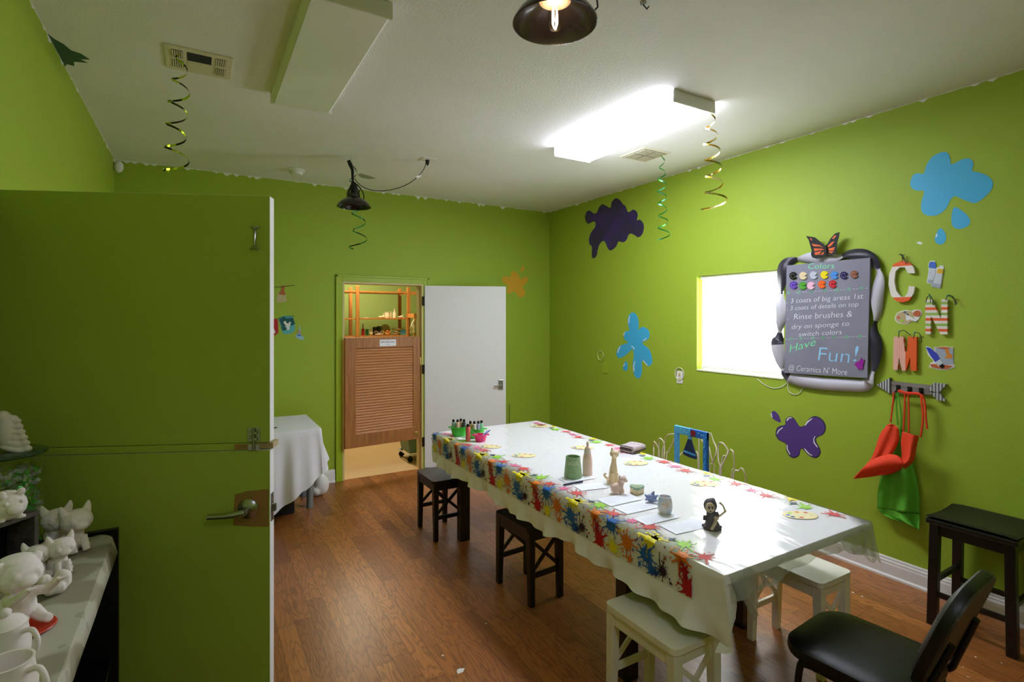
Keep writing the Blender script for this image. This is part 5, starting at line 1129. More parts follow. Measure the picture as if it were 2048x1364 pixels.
# blue fish / bird bank
LB = mat('periwinkle glaze', (128, 142, 196), .35, coat=.5)
def fish(m):
    m.ell((0, 0, .021), (.027, .019, .019), LB).tube([(.004, 0, .034), (.010, 0, .048), (.014, 0, .054)], [.010, .006, .002], LB).tube([(-.022, 0, .028), (-.034, 0, .036)], [.008, .003], LB).tube([(-.02, 0, .016), (-.032, -.004, .01)], [.008, .003], LB)
    m.tube([(.02, -.004, .03), (.032, -.006, .036)], [.008, .003], LB).ell((.016, -.016, .012), (.012, .006, .006), LB).ell((0, 0, .004), (.018, .014, .004), LB)
q = GZ(1303, 1004, TT); ceram('figurine', 'small periwinkle blue fish figurine behind the barrel cup', 'figurine', (q.x, q.y, TT), fish, None, FACE, .0018)
# barrel cup
q = GZ(1330, 1026, TT); t = thing('cup', 'pastel painted barrel-shaped cup with a face', 'cup', (q.x, q.y, TT), FACE)
PAS = mat('pastel glaze', (244, 226, 220), .4, var=(28, (176, 206, 232)))
m = MB(); m.lathe([(0, 0), (.026, 0), (.031, .012), (.034, .035), (.032, .058), (.027, .074), (.028, .078), (.0245, .078), (.0235, .07), (.030, .04), (.024, .01), (0, .008)], (0, 0, 0), PAS, n=36); m.build('cup_body', t, smooth=True)
m = MB(); m.ell((-.010, -.031, .05), (.007, .004, .006), PK).ell((.002, -.033, .044), (.006, .005, .006), PK).ell((-.02, -.024, .05), (.005, .004, .005), PK).ell((-.004, -.033, .034), (.010, .003, .003), PKL); m.build('moulded_face', t, smooth=True)
# black-robed figurine
q = GZ(1424, 1056, TT); t = thing('figurine', 'black hooded skeleton figurine holding an arm up, nearest on the table', 'figurine', (q.x, q.y, TT), FACE-.1)
ROBE = mat('charcoal robe glaze', (88, 80, 86), .6); BONE = mat('bone bisque', (196, 178, 150), .7)
def robe(m):
    m.tube([(0, 0, 0), (.0, 0, .02), (-.004, 0, .045), (-.006, 0, .07)], [.037, .030, .019, .018], ROBE, n=18)
    for i in range(9): a = i*2*pi/9; m.ell((.036*cos(a), .034*sin(a), .006), (.007, .007, .007), ROBE, n=8)
    m.ell((-.006, .004, .096), (.029, .027, .031), ROBE).ell((.004, .010, .116), (.014, .012, .012), ROBE)
    m.tube([(-.03, -.004, .055), (-.034, -.01, .035)], [.008, .007], ROBE).tube([(.014, -.004, .07), (.024, -.01, .05)], [.011, .009], ROBE)
m = MB(); robe(m); m.build('robe', t, remesh=.0022)
m = MB(); m.ell((-.013, -.018, .094), (.020, .014, .022), BONE)
for x in (-.020, -.006): m.ell((x, -.031, .097), (.005, .003, .006), ROBE, n=8)
m.ell((-.014, -.031, .082), (.006, .002, .0025), ROBE, n=8)
m.build('face', t, smooth=True)
m = MB(); m.tube([(.016, -.012, .052), (.032, -.012, .060), (.052, -.012, .078)], [.006, .005, .0045], BONE).tube([(.052, -.012, .078), (.044, -.010, .10), (.03, -.006, .114)], [.0045, .004, .005], BONE).ell((.052, -.012, .079), (.006, .005, .006), BONE).tube([(-.012, -.034, .005), (.004, -.030, .03), (.012, -.02, .045)], [.006, .007, .006], BONE).ell((.014, -.014, .048), (.012, .008, .009), BONE)
m.build('arms', t, smooth=True)
# folded towel
q = GZ(1255, 903, TT); TW = mat('grey mauve towel', (176, 162, 164), .9, bump=(400, .0008)); TWD = mat('dark brown towel stripe', (84, 62, 60), .9)
m = MB()
for i, (z, w_) in enumerate(((0, .15), (.014, .145), (.028, .14))):
    pts = [(x*w_/2, z+.006+.006*sin(a_)) for x, a_ in ((-1, 0), (-.5, 1), (0, 2), (.5, 1), (1, 0))]
    m.grid(lambda u, v, z=z, w_=w_: Vector(((u-.5)*.2, w_*(v-.5), TT-TT+z+.013+.003*sin(u*7+i)-.004*abs(v-.5))), 12, 8, TW)
    m.box(-.1, .1, -w_/2, w_/2, z, z+.011, TW if i != 1 else TWD)
m.tube([(-.1, -.07, .02), (0, -.073, .024), (.1, -.07, .02)], .018, TW, n=10).tube([(-.1, -.082, .012), (.1, -.082, .012)], .007, TWD, n=8)
o = m.build('folded_towel', bevel=.004, smooth=False); o.location = (2.545, 2.72, TT+.004); o.scale = (.72, .72, 1.0); o.rotation_euler = (0, 0, radians(14)); tag(o, 'folded mauve grey towel with dark stripe at the far edge of the table', 'towel')

# paint caddies at the far end
GRN, PNK = mat('green plastic', (70, 200, 60), .3), mat('hot pink plastic', (226, 30, 108), .3)
def tub(name, label, q, rx, ry, h, mt, rz=0., lip=.006):
    t = thing(name, label, 'basket', (q.x, q.y, TT), rz)
    m = MB(); m.lathe([(0, 0), (rx*.72, 0), (rx*.75, .003), (rx, h-.006), (rx+lip, h-.003), (rx+lip, h), (rx-.003, h), (rx*.73, .006), (0, .004)], (0, 0, 0), mt, n=32, sy=ry/rx); m.build('basket_body', t, smooth=True)
    for s_ in (-1, 1):
        m = MB(); m.tube([(s_*(rx+.001), -ry*.35, h-.004), (s_*(rx+.014), -ry*.25, h-.004), (s_*(rx+.014), ry*.25, h-.004), (s_*(rx+.001), ry*.35, h-.004)], .0035, mt, n=6); m.build('handle', t, smooth=True)
    return t
qa = GZ(923, 869, TT); qb = GZ(957, 877, TT); qp = GZ(963, 884, TT)
qa = GZ(918, 871, TT); qb = GZ(952, 875, TT)
tub('green_basket', 'left green plastic basket of paint bottles', qa, .066, .046, .070, GRN, -.45); tub('green_basket', 'right green plastic basket of paint bottles, behind the pink bowl', qb, .066, .046, .070, GRN, -.45)
tp = tub('pink_basket', 'small hot pink basket holding brushes at the far end', GZ(961, 882, TT), .048, .040, .050, PNK, -.4, .004)
def bottle(q, h, r, mt, label, tilt=0., cap=None, z=TT, grp='squeeze paint bottles in the green baskets'):
    t = thing('paint_bottle', label, 'paint bottle', (q[0], q[1], z), 0, grp); t.rotation_euler = (0, tilt, 0)
    m = MB(); m.lathe([(0, 0), (r, 0), (r*1.02, .004), (r, h*.6), (r*.92, h*.66), (r*.45, h*.69), (0, h*.69)], (0, 0, 0), mt, n=16); m.build('bottle_body', t, smooth=True)
    m = MB(); m.lathe([(0, h*.685), (r*.66, h*.685), (r*.66, h*.79), (r*.4, h*.82), (0, h*.82)], (0, 0, 0), BLACKM, n=14); cp_ = m.build('cap', t, smooth=True)
    m = MB(); m.lathe([(0, h*.81), (r*.22, h*.81), (r*.1, h), (0, h)], (0, 0, 0), mat('clear white tip', (226, 226, 232), .3), n=8); m.build('tip', cp_, smooth=True)
    return t
for i, (bx_, by_, c, nm) in enumerate(((-.034, .0, (150, 190, 170), 'mint'), (-.008, -.014, (226, 190, 166), 'peach'), (.012, .016, (200, 176, 130), 'tan'), (.030, -.012, (60, 60, 70), 'charcoal'))):
    bottle((qa.x+bx_*.9+by_*.4, qa.y-bx_*.4+by_*.9), .148, .0150, mat(nm+' paint', c, .4), nm+' paint bottle in the left green basket', .06*(i-1.5), z=TT+.006)
for i, (bx_, by_, c, nm) in enumerate(((-.034, .004, (196, 160, 96), 'mustard'), (-.010, -.012, (226, 218, 206), 'ivory'), (.014, -.008, (168, 160, 186), 'lavender grey'), (.034, .012, (130, 196, 150), 'pale green'))):
    bottle((qb.x+bx_*.9+by_*.4, qb.y-bx_*.4+by_*.9), .148, .0150, mat(nm+' paint', c, .4), nm+' paint bottle in the right green basket', .06*(i-1.5), z=TT+.006)
q = GZ(936, 882, TT); bottle((q.x, q.y), .155, .0175, mat('salmon paint', (206, 92, 84), .45), 'salmon red paint bottle standing alone before the green baskets', grp=None); bpy.data.objects[[o.name for o in bpy.data.objects if o.get('label', '').startswith('salmon red')][0]].pop('group', None)
q = GZ(961, 882, TT)
for i, (dx, dz, c, nm) in enumerate(((.085, .05, (110, 120, 214), 'blue'), (.078, .040, (150, 190, 230), 'light blue'), (.07, .05, (196, 200, 236), 'pale violet'), (-.075, .055, (90, 180, 130), 'green'))):
    a = Vector((q.x-.02*(1 if dx > 0 else -1), q.y+.01-.006*i, TT+.012)); b = a+Vector((dx*1.1, -dx*.25+.01*i, dz+.012)); m = MB(); m.tube([a, b], [.002, .0042 if dx > 0 else .0016], mat(nm+' brush handle', c, .3), n=8); tag(m.build('paint_brush', org=a, smooth=True), nm+' handled paint brush in the pink basket', 'brush', 'brushes in the pink basket')
m = MB(); q = GZ(924, 878, TT); m.lathe([(0, 0), (.030, 0), (.034, .006), (.032, .006), (.028, .002), (0, .002)], (q.x-.01, q.y-.02, TT), mat('clear dish', (226, 226, 220), .2), n=24); tag(m.build('dish', org=(q.x, q.y, TT), smooth=True), 'shallow pale dish in front of the left green basket', 'dish')

# ================================================================== CERAMICS SHELF, lower left
SZ = .95
ro = (-.42, 1.45, 0); rk = thing('display_rack', 'black open rack under the patterned runner, lower left', 'rack', ro)
m = MB(); m.box(-.60, -.245, .5, 2.195, SZ-.03, SZ-.004, BLACKM); m.build('top_panel', rk, ro, bevel=.002)
for y in (2.195, .48): 
    m = MB(); m.box(-.60, -.232, y, y+.02, 0, SZ+.012, BLACKM); m.build('end_panel', rk, ro, bevel=.002)
for z in (.12, .52): 
    m = MB(); m.box(-.60, -.25, .5, 2.195, z, z+.018, BLACKM); m.build('shelf', rk, ro, bevel=.002)
def runner_mat():
    m = bpy.data.materials.new('taupe ring print'); m.use_nodes = True; nt = m.node_tree; b = nt.nodes['Principled BSDF']
    tc = N(nt, 'ShaderNodeTexCoord'); v = N(nt, 'ShaderNodeTexVoronoi', feature='F1'); v.inputs['Scale'].default_value = 13; v.inputs['Randomness'].default_value = .7
    v2 = N(nt, 'ShaderNodeTexVoronoi', feature='SMOOTH_F1'); v2.inputs['Scale'].default_value = 7; v2.inputs['Smoothness'].default_value = .35
    nt.links.new(tc.outputs['Object'], v.inputs['Vector']); nt.links.new(tc.outputs['Object'], v2.inputs['Vector'])
    r = N(nt, 'ShaderNodeValToRGB'); el = r.color_ramp.elements
    el[0].position = .30; el[0].color = lin((116, 110, 90)); el[1].position = .36; el[1].color = lin((150, 144, 122)); q = el.new(.52); q.color = lin((150, 144, 122)); q = el.new(.58); q.color = lin((182, 178, 160))
    nt.links.new(v2.outputs['Distance'], r.inputs[0]); c = mixc(nt, mth(nt, 'MULTIPLY', mth(nt, 'LESS_THAN', v.outputs['Distance'], .3), .35), r.outputs[0], lin((118, 112, 92)))
    nt.links.new(c, b.inputs['Base Color']); b.inputs['Roughness'].default_value = .9; return m
m = MB()
def run(u, v):
    x = -.60+.372*u; y = .55+1.635*v; z = SZ; 
    if u > .97: z -= (u-.97)*1.6; 
    cr = max(0, (v-.965)/.035); x -= .035*cr*cr*(u > .9); z += .0015*sin(u*9+v*30)
    return Vector((x, y, z+.0025))
m.grid(run, 60, 90, runner_mat()); tag(m.build('table_runner', org=(-.42, 1.45, SZ), smooth=True, solid=.0015), 'taupe cloth with pale ring print covering the black rack', 'cloth')
SB = SZ+.0035
def px_m(d): return d/F
def on_shelf(px, py): return GZ(px, py, SB)
FR = -YAW+radians(62)   # figurines look towards the right of the picture
def kitten(m, s=1., look=0., B=BISQUE):
    e = lambda c, r, rot=None, n=14: m.ell([q*s for q in c], [q*s for q in r], B, rot=rot, n=n)
    e((0, .01, .036), (.030, .036, .036)); e((0, -.006, .058), (.022, .022, .024)); e((0, -.016, .096), (.042, .036, .035)); e((0, -.046, .086), (.018, .010, .012))
    for i in (-1, 1):
        m.tube([(i*.028*s, -.008*s, .118*s), (i*.034*s, -.006*s, .134*s), (i*.036*s, -.004*s, .146*s)], [.014*s, .009*s, .003*s], B)
        m.tube([(i*.014*s, -.022*s, .05*s), (i*.015*s, -.032*s, .02*s), (i*.016*s, -.04*s, .007*s)], [.011*s, .010*s, .010*s], B)
        e((i*.028, .006, .012), (.014, .024, .012)); e((i*.018, -.046, .098), (.009, .006, .009), n=10)
    m.tube([(0, .04*s, .012*s), (.03*s, .05*s, .012*s), (.05*s, .03*s, .012*s)], [.010*s, .009*s, .007*s], B)
GC = None
def kit(px, py, hpx, label, rz=0., extra=None, name='kitten_figurine'):
    q = on_shelf(px, py); d = q.x*SY_+q.y*CY_; s = hpx*d/F/.148
    def b(m):
        kitten(m, s)
        if extra: extra(m, s)
    return ceram(name, label, 'figurine', (q.x, q.y, SB), b, 'unpainted white ceramic figurines on the patterned runner', FR+rz, .0022*s)
kit(148, 1103, 98, 'white bisque kitten looking right, furthest and rightmost on the runner'); kit(112, 1096, 92, 'white bisque kitten half hidden behind the rightmost kitten', -.2)
kit(118, 1148, 84, 'smaller white bisque kitten in the middle of the runner'); kit(72, 1160, 82, 'white bisque big-eared kitten behind the raised-arm figurine', -.25)
def ball(m, s):
    for i in range(10): a = i*.9; m.ell((.016*cos(a)*s, .012*sin(a)*s, (.02+.010*sin(i*2))*s), (.014*s, .014*s, .014*s), BISQUE, n=8)
q = on_shelf(108, 1186); ceram('figurine', 'small knobbly white bisque flower figurine under the raised paws', 'figurine', (q.x, q.y, SB), lambda m: ball(m, 1.25), 'unpainted white ceramic figurines on the patterned runner', 0, .0022)
m = MB(); q = on_shelf(52, 1262); m.lathe([(0, 0), (.040, 0), (.055, .006), (.053, .008), (.038, .003), (0, .003)], (q.x, q.y, SB), mat('orange red glaze', (196, 58, 28), .4), n=32); tag(m.build('saucer', org=(q.x, q.y, SB), smooth=True), 'orange red saucer under the raised-arm figurine', 'dish')
def squirrel(m):
    B = BISQUE; s = 1.
    m.ell((0, .0, .040), (.034, .034, .042), B).ell((0, -.005, .086), (.020, .020, .02), B).ell((0, -.004, .112), (.046, .040, .036), B).ell((0, .01, .142), (.038, .034, .014), B).ell((0, -.042, .104), (.018, .012, .012), B)
    for i in (-1, 1):
        m.ell((i*.036, .0, .140), (.012, .008, .014), B); m.ell((i*.018, -.036, .118), (.010, .006, .010), B, n=10)
        m.tube([(i*.026, -.01, .066), (i*.034, -.045, .072), (i*.030, -.085, .098), (i*.028, -.1, .108)], [.012, .010, .009, .007], B)
        for k_ in (-1, 0, 1): m.tube([(i*.028, -.098, .105), (i*.028+k_*.007, -.114, .114)], [.004, .003], B, n=6)
        m.tube([(i*.024, -.01, .022), (i*.026, -.045, .012), (i*.028, -.066, .012)], [.016, .012, .010], B)
    m.ell((-.034, -.012, .052), (.010, .018, .024), B, rot=(20, 0, 0))
q = on_shelf(36, 1252); ceram('figurine', 'white bisque creature with raised arms sitting on the orange saucer', 'figurine', (q.x, q.y, SB+.006), squirrel, 'unpainted white ceramic figurines on the patterned runner', FR+.1, .0024)
def teacup(q, h, r, label, knob):
    t = thing('bisque_mug', label, 'mug', (q.x, q.y, SB), -YAW, 'unpainted white ceramic mugs on the patterned runner'); B = BISQUE
    m = MB(); m.lathe([(0, 0), (r*.8, 0), (r*.98, h*.2), (r, h*.5), (r*.86, h*.9), (r*.9, h), (r*.8, h), (r*.76, h*.9), (r*.88, h*.5), (r*.6, h*.1), (0, h*.1)], (0, 0, 0), B, n=32); m.build('mug_body', t, smooth=True)
    m = MB(); m.tube(smooth_loop([(r*.85, 0, h*.82), (r*1.35, 0, h*.86), (r*1.62, 0, h*.55), (r*1.4, 0, h*.2), (r*.9, 0, h*.18)], 5, False), r*.12, B, n=10); m.build('handle', t, smooth=True)
    m = MB(); m.ell((-.01, -r*.86, h*.55), (r*.42, r*.25, h*.26), B).ell((-.01, -r*1.1, h*.5), (r*.16, r*.1, h*.08), B); m.build('moulded_face', t, smooth=True)
    if knob: m = MB(); m.lathe([(0, h*.98), (r*.85, h*.98), (r*.7, h*1.12), (r*.3, h*1.22), (0, h*1.25)], (0, 0, 0), B, n=24); m.ell((0, 0, h*1.32), (r*.26, r*.26, r*.24), B); m.build('lid', t, smooth=True)
teacup(on_shelf(10, 1322), .075, .042, 'white bisque lidded mug, second from the viewer on the runner', True); teacup(on_shelf(14, 1420), .088, .044, 'white bisque mug with big curved handle nearest the viewer', False)
# crate, jar and the things on them
A_ = Vector((-.385, 1.955, 0)); dx_ = Vector((-.638, -.770, 0)); dy_ = Vector((-.770, .638, 0)); ctop = 1.125
t = thing('wooden_crate', 'dark weathered wooden riser crate at the left edge of the picture', 'crate', (A_.x, A_.y, SB)); co = t.location.copy()
DW = wood_mat('dark weathered crate wood', (58, 50, 44), (104, 94, 88), 0, .6); Mx = Matrix(((dx_.x, dy_.x, 0, A_.x), (dx_.y, dy_.y, 0, A_.y), (0, 0, 1, 0), (0, 0, 0, 1)))
for nm, bx_ in (('top_board', (0, .17, 0, .105, ctop-.012, ctop)), ('end_board', (0, .012, .002, .10, SB, ctop-.012)), ('end_board', (.155, .168, .002, .10, SB, ctop-.012)), ('back_board', (.012, .155, .092, .10, SB+.002, ctop-.012))):
    m = MB(); m.box(*bx_, DW if nm != 'back_board' else BLACKM, M=Mx); m.build(nm, t, co, bevel=.0015)
def pig(m):
    B = BISQUE; m.ell((0, 0, .044), (.046, .050, .044), B).ell((0, -.052, .04), (.020, .012, .016), B)
    for i in (-1, 1): m.ell((i*.022, -.03, .084), (.011, .006, .012), B); m.tube([(i*.024, -.022, .012), (i*.024, -.024, .003)], .012, B); m.tube([(i*.024, .026, .012), (i*.024, .028, .003)], .012, B); m.ell((i*.018, -.044, .058), (.006, .005, .006), B, n=8)
ceram('figurine', 'round white bisque pig figurine on top of the crate', 'figurine', (-.44, 1.90, ctop+.001), pig, None, FR, .0024).scale = (.9, .9, .9)
jc = (-.508, 2.205, SB); t = thing('glass_jar', 'large glass jar filled with iridescent green foil at the left edge', 'jar', jc)
m = MB(); m.lathe([(0, 0), (.078, 0), (.088, .01), (.088, .25), (.080, .27), (.080, .285), (.077, .285), (.077, .268), (.085, .248), (.085, .012), (.076, .004), (0, .004)], (0, 0, 0), GLASS, n=40); m.build('jar_body', t, smooth=True)
rnd = random.Random(8); m = MB(); IR = [mat('iridescent white film', (226, 240, 232), .35, .1), mat('iridescent green film', (96, 246, 120), .3, .2), mat('iridescent lilac film', (226, 220, 236), .35, .1)]
for i in range(800):
    a = rnd.random()*2*pi; r = .076*rnd.random()**.5; c = Vector((r*cos(a), r*sin(a), .012+.225*rnd.random())); u = Vector((rnd.gauss(0, 1), rnd.gauss(0, 1), rnd.gauss(0, 1))).normalized()*.007; v = u.cross(Vector((rnd.gauss(0, 1), rnd.gauss(0, 1), rnd.gauss(0, 1)))).normalized()*.006
    k_ = 1 if rnd.random() < .12+.35*(c.x > .03) else (0 if rnd.random() < .6 else 2); m.add([c-u-v, c+u-v, c+u+v, c-u+v], [(0, 1, 2, 3)], IR[k_])
o = m.build('foil_shreds', t); o['kind'] = 'stuff'; o['label'] = 'iridescent foil shreds'
m = MB(); m.lathe([(0, .286), (.090, .286), (.094, .290), (.094, .297), (.088, .30), (0, .30)], (0, 0, 0), mat('dark green tinted glass lid', (60, 84, 60), .08, spec=.8), n=40); m.build('lid', t, smooth=True)
def angel(m):
    B = BISQUE
    for i in range(6):
        z = .012+.017*i; w_ = .052-.0075*i; m.ell((.0, 0, z), (w_, .026-.002*i, .013), B, rot=(0, 18, 0)); m.ell((w_*.9, 0, z-.006), (.012, .012, .009), B)
    m.ell((-.01, -.012, .06), (.024, .02, .05), B).ell((-.02, -.01, .105), (.02, .018, .02), B)
ceram('figurine', 'white bisque layered figurine standing on the jar lid', 'figurine', (jc[0]+.012, jc[1]-.01, SB+.301), angel, None, -YAW, .0024)
q = GZ(180, 1352, .545); 
def egg(m): m.ell((0, 0, .04), (.03, .03, .038), BISQUE).ell((0, 0, .08), (.02, .02, .018), BISQUE).ell((0, 0, .008), (.028, .028, .008), BISQUE)
ceram('figurine', 'white bisque figurine on the dark lower shelf of the rack', 'figurine', (-.30, 1.60, .5385), egg, None, 0, .0024)

# ================================================================== STORAGE ROOM
sy0, sy1 = 7.55, 7.95
def SX(px, Y): u = (px-1024)/F; return Y*(u*CY_+SY_)/(CY_-u*SY_)
def SZ_(px, py, Y): X = SX(px, Y); d = X*SY_+Y*CY_; return CH-(py-HY)/F*d
x1_, x2_ = SX(715, sy0), SX(817, sy0); zs = [SZ_(770, y, sy0) for y in (583, 636, 671)]
t = thing('storage_shelf', 'orange pine shelving unit in the storage room', 'shelf', ((x1_+x2_)/2, 7.75, 0)); to = t.location.copy()
x0_ = x1_-(x2_-x1_)
for x in (x0_, x1_, x2_):
    for y in (sy0, sy1):
        m = MB(); m.box(x-.024, x+.024, y-.016, y+.016, 0, zs[0]+.07, PINE); m.build('post', t, to, bevel=.003)
for xa, xb_ in ((x0_, x1_), (x1_, x2_)):
    for z in zs+[.9, .45]:
        m = MB(); m.box(xa+.03, xb_-.03, sy0-.01, sy1+.01, z-.022, z, PINE); m.build('shelf_board', t, to, bevel=.002)
m = MB(); m.box(x2_+.03, x2_+.5, sy1-.012, sy1+.012, zs[0]-.02, zs[0]+.03, PINE).box(x2_+.47, x2_+.5, sy1-.012, sy1+.012, 0, zs[0]-.02, PINE); m.build('end_rail', t, to)
CW = mat('warm white ceramic', (240, 228, 196), .5)
def sput(name, label, cat, px, shelf, build, group=None, y=7.66, rz=0):
    x = SX(px, y); m = MB(); build(m); o = m.build(name, smooth=True); o.location = (x, y, zs[shelf]+.001); o.rotation_euler = (0, 0, rz); return tag(o, label, cat, group)
G1 = 'unpainted ceramics on the storage shelf'
sput('pitcher', 'white ceramic pitcher on the middle storage shelf', 'pitcher', 775, 1, lambda m: (m.lathe([(0, 0), (.035, 0), (.042, .04), (.034, .08), (.04, .085), (0, .09)], (0, 0, 0), CW), m.tube([(-.035, 0, .07), (-.065, 0, .06), (-.038, 0, .02)], .006, CW)), G1)
sput('bottle', 'tall white ceramic bottle on the middle storage shelf', 'bottle', 789, 1, lambda m: m.lathe([(0, 0), (.026, 0), (.028, .07), (.012, .10), (.009, .135), (.012, .14), (0, .14)], (0, 0, 0), CW), G1)
sput('cup', 'small white ceramic cup between pitcher and bottle', 'cup', 781, 1, lambda m: m.lathe([(0, 0), (.018, 0), (.02, .05), (.014, .085), (0, .09)], (0, 0, 0), CW), G1)
sput('dish', 'white ceramic leaf dish at the left of the shelf group', 'dish', 763, 1, lambda m: (m.ell((0, 0, .015), (.05, .03, .015), CW), m.ell((.03, 0, .03), (.02, .02, .012), CW)), G1)
sput('shell_dish', 'white ceramic shell at the right end of the middle storage shelf', 'dish', 801, 1, lambda m: (m.ell((0, 0, .015), (.045, .03, .014), CW), m.tube([(.0, 0, .02), (.05, 0, .045)], [.012, .004], CW)), G1)
sput('dish', 'flat pale dish by the right post of the middle storage shelf', 'dish', 808, 1, lambda m: m.lathe([(0, 0), (.03, 0), (.035, .012), (0, .012)], (0, 0, 0), CW), G1)
sput('paper_strip', 'pale paper strip at the left end of the middle storage shelf', 'paper', 732, 1, lambda m: m.box(-.03, .03, -.02, .02, 0, .006, CW))
sput('spray_bottle', 'red bottle with grey nozzle on the lower storage shelf', 'bottle', 726, 2, lambda m: (m.lathe([(0, 0), (.022, 0), (.022, .09), (.01, .1), (0, .1)], (0, 0, 0), mat('crimson plastic', (180, 20, 50), .4)), m.lathe([(0, .1), (.01, .1), (.008, .17), (0, .17)], (0, 0, 0), mat('lilac nozzle', (170, 160, 180), .4))))
sput('tin', 'green tin on the lower storage shelf', 'tin', 734, 2, lambda m: m.lathe([(0, 0), (.022, 0), (.022, .09), (0, .09)], (0, 0, 0), mat('green tin', (30, 110, 60), .4)))
sput('snowman_figurine', 'white snowman-shaped figurine on the lower storage shelf', 'figurine', 742, 2, lambda m: (m.ell((0, 0, .03), (.032, .03, .03), CW), m.ell((0, 0, .075), (.017, .017, .02), CW)))
sput('jar', 'dark jar at the back of the lower storage shelf', 'jar', 750, 2, lambda m: m.lathe([(0, 0), (.035, 0), (.035, .11), (.03, .12), (0, .12)], (0, 0, 0), mat('dark jar', (50, 56, 60), .3)), None, 7.8)
sput('jar', 'second dark jar beside the round plate on the storage shelf', 'jar', 758, 2, lambda m: m.lathe([(0, 0), (.035, 0), (.035, .10), (.03, .13), (0, .13)], (0, 0, 0), MATS['dark jar']), None, 7.8)
sput('plate', 'round grey-tan plate propped at the back of the storage shelf', 'plate', 770, 2, lambda m: m.lathe([(0, 0), (.072, 0), (.078, .008), (0, .010)], (0, 0, .08), mat('tan plate', (206, 196, 160), .5), rot=Euler((pi/2, 0, 0)).to_matrix()), None, 7.84)
def heap(cols, n, w_, h_, seed):
    def f(m):
        r_ = random.Random(seed)
        for i in range(n): m.ell((r_.uniform(-w_, w_), r_.uniform(-.04, .04), r_.uniform(.024, h_)), (r_.uniform(.012, .03), r_.uniform(.012, .02), r_.uniform(.008, .018)), cols[r_.randrange(len(cols))], rot=(0, r_.uniform(-40, 40), 0), n=8)
        m.ell((0, 0, .015), (w_, .045, .014), cols[0])
    return f
sput('bagged_ceramics', 'heap of white and cream wrapped pieces on the lower storage shelf', 'bag', 758, 2, heap([CW, mat('pale yellow wrap', (230, 216, 130), .5), mat('mauve wrap', (180, 160, 160), .5)], 14, .07, .06, 1))
sput('candy_bag', 'orange and red wrapped bag on the lower storage shelf', 'bag', 775, 2, heap([mat('peach wrap', (232, 170, 110), .5), mat('orange wrap', (226, 96, 40), .5), MATS['pale yellow wrap']], 14, .05, .07, 2))
sput('plastic_bag', 'clear beige plastic bag on the lower storage shelf', 'bag', 791, 2, heap([mat('beige plastic', (206, 186, 150), .3), mat('tan plastic', (186, 160, 120), .3)], 12, .05, .10, 3))
sput('gift_bag', 'blue and teal bag at the right end of the lower storage shelf', 'bag', 806, 2, lambda m: (m.box(-.05, .05, -.03, .03, 0, .075, mat('blue teal bag', (70, 150, 190), .4, var=(20, (120, 196, 180)))), m.ell((.01, 0, .085), (.025, .02, .025), CW)))
# low second unit on the right
ux = SX(829, 7.2); t = thing('pine_stand', 'small orange pine stand at the right in the storage room', 'shelf', (ux+.2, 7.35, 0)); uo = t.location.copy(); zt_ = SZ_(835, 627, 7.2)
for x in (ux, ux+.4):
    for y in (7.2, 7.5): m = MB(); m.box(x-.014, x+.014, y-.014, y+.014, 0, zt_, PINE); m.build('post', t, uo)
m = MB(); m.box(ux, ux+.4, 7.2, 7.5, zt_-.06, zt_-.0, PINE); m.build('top_board', t, uo); m = MB(); m.box(ux, ux+.4, 7.2, 7.5, .9, .92, PINE); m.build('shelf_board', t, uo)
m = MB(); zz = SZ_(826, 652, 7.15)
m.grid(lambda u, v: Vector((ux-.075+.07*u+.01*sin(v*5), 7.17+.02*sin(u*6+v*4), zz-.10+.2*v*(.4+.6*u))), 8, 8, CW); tag(m.build('cloth_rag', org=(ux-.04, 7.17, zz), smooth=True, solid=.003), 'white rag hanging from the pine stand post', 'rag')
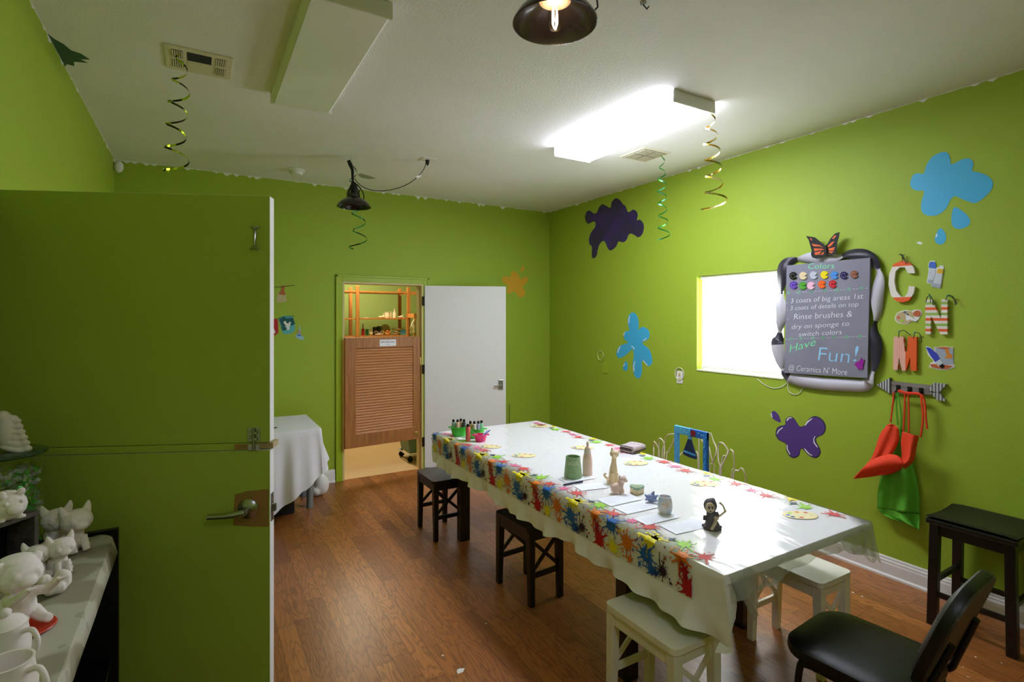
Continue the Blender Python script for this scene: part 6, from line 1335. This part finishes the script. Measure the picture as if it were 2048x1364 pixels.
# cart with bin
qn = GZ(819, 926, 0); qf = GZ(803, 914, 0); cx0 = (qn.x+qf.x)/2-.02; ca, cb_ = qn.y, qf.y+.04; t = thing('storage_cart', 'wheeled white cart frame holding a grey-green bin in the storage room', 'cart', (cx0+.25, (ca+cb_)/2, 0)); qo = t.location.copy()
BINM = mat('grey green bin', (120, 146, 128), .5); m = MB()
vs = [(cx0+.03, ca+.03, .10), (cx0+.5, ca+.03, .10), (cx0+.5, cb_-.02, .10), (cx0+.03, cb_-.02, .10), (cx0, ca, .30), (cx0+.54, ca, .30), (cx0+.54, cb_, .30), (cx0, cb_, .30)]
m.add(vs, [(3, 2, 1, 0), (0, 1, 5, 4), (1, 2, 6, 5), (2, 3, 7, 6), (3, 0, 4, 7)], BINM); m.build('bin', t, qo, solid=.006)
m = MB(); m.tube([(cx0-.0, ca, .09), (cx0+.54, ca, .09), (cx0+.54, cb_, .09), (cx0, cb_, .09)], .010, WHITE, closed=True); m.build('frame', t, qo, smooth=True)
for x in (cx0+.03, cx0+.5):
    for y in (ca+.02, cb_-.02): m = MB(); m.lathe([(0, -.011), (.032, -.011), (.034, 0), (.032, .011), (0, .011)], (x, y, .034), BLACKM, n=18, rot=Euler((pi/2, 0, 0)).to_matrix()); m.box(x-.012, x+.012, y-.016, y+.016, .05, .085, BLACKM); m.build('caster', t, qo, smooth=False)
# bits on the floor
rnd = random.Random(4); BIT = mat('white paint flake', (226, 222, 214), .7)
FL = ['beside the storage doorway by the far black stool', 'left of the far black stool', 'left of the far black stool, further right', 'in front of the far black stool', 'near the middle black stool', 'in the left foreground of the floor', 'largest, in the left foreground', 'behind the black padded chair', 'right of the black padded chair', 'under the tall bar stool', 'right of the chair leg', 'nearest the lower right corner', 'by the right baseboard behind the ivory stool', 'by the right baseboard, further right', 'by the left casing of the storage doorway', 'before the storage doorway']
for fi, (px, py, s_) in enumerate(((833, 983, .012), (684, 1142, .006), (778, 1152, .006), (926, 1191, .006), (972, 1247, .010), (886, 1311, .010), (920, 1342, .03), (1857, 1242, .006), (1951, 1314, .007), (2003, 1326, .007), (1926, 1334, .007), (1936, 1354, .007), (1706, 1185, .012), (1724, 1193, .012), (712, 1000, .006), (746, 1008, .006))):
    q = GZ(px, py, .0005); a = rnd.random()*3; m = MB(); m.plate([q+Vector((s_*cos(a+b)*(1 if i % 2 else .5), s_*.6*sin(a+b), .0004)) for i, b in enumerate((0, 1.3, 2.6, 3.9, 5.1))], (0, 0, 1), .0006, BIT); tag(m.build('paint_flake', org=q), 'white paint flake on the floor '+FL[fi], 'debris', 'white paint flakes scattered on the floor')
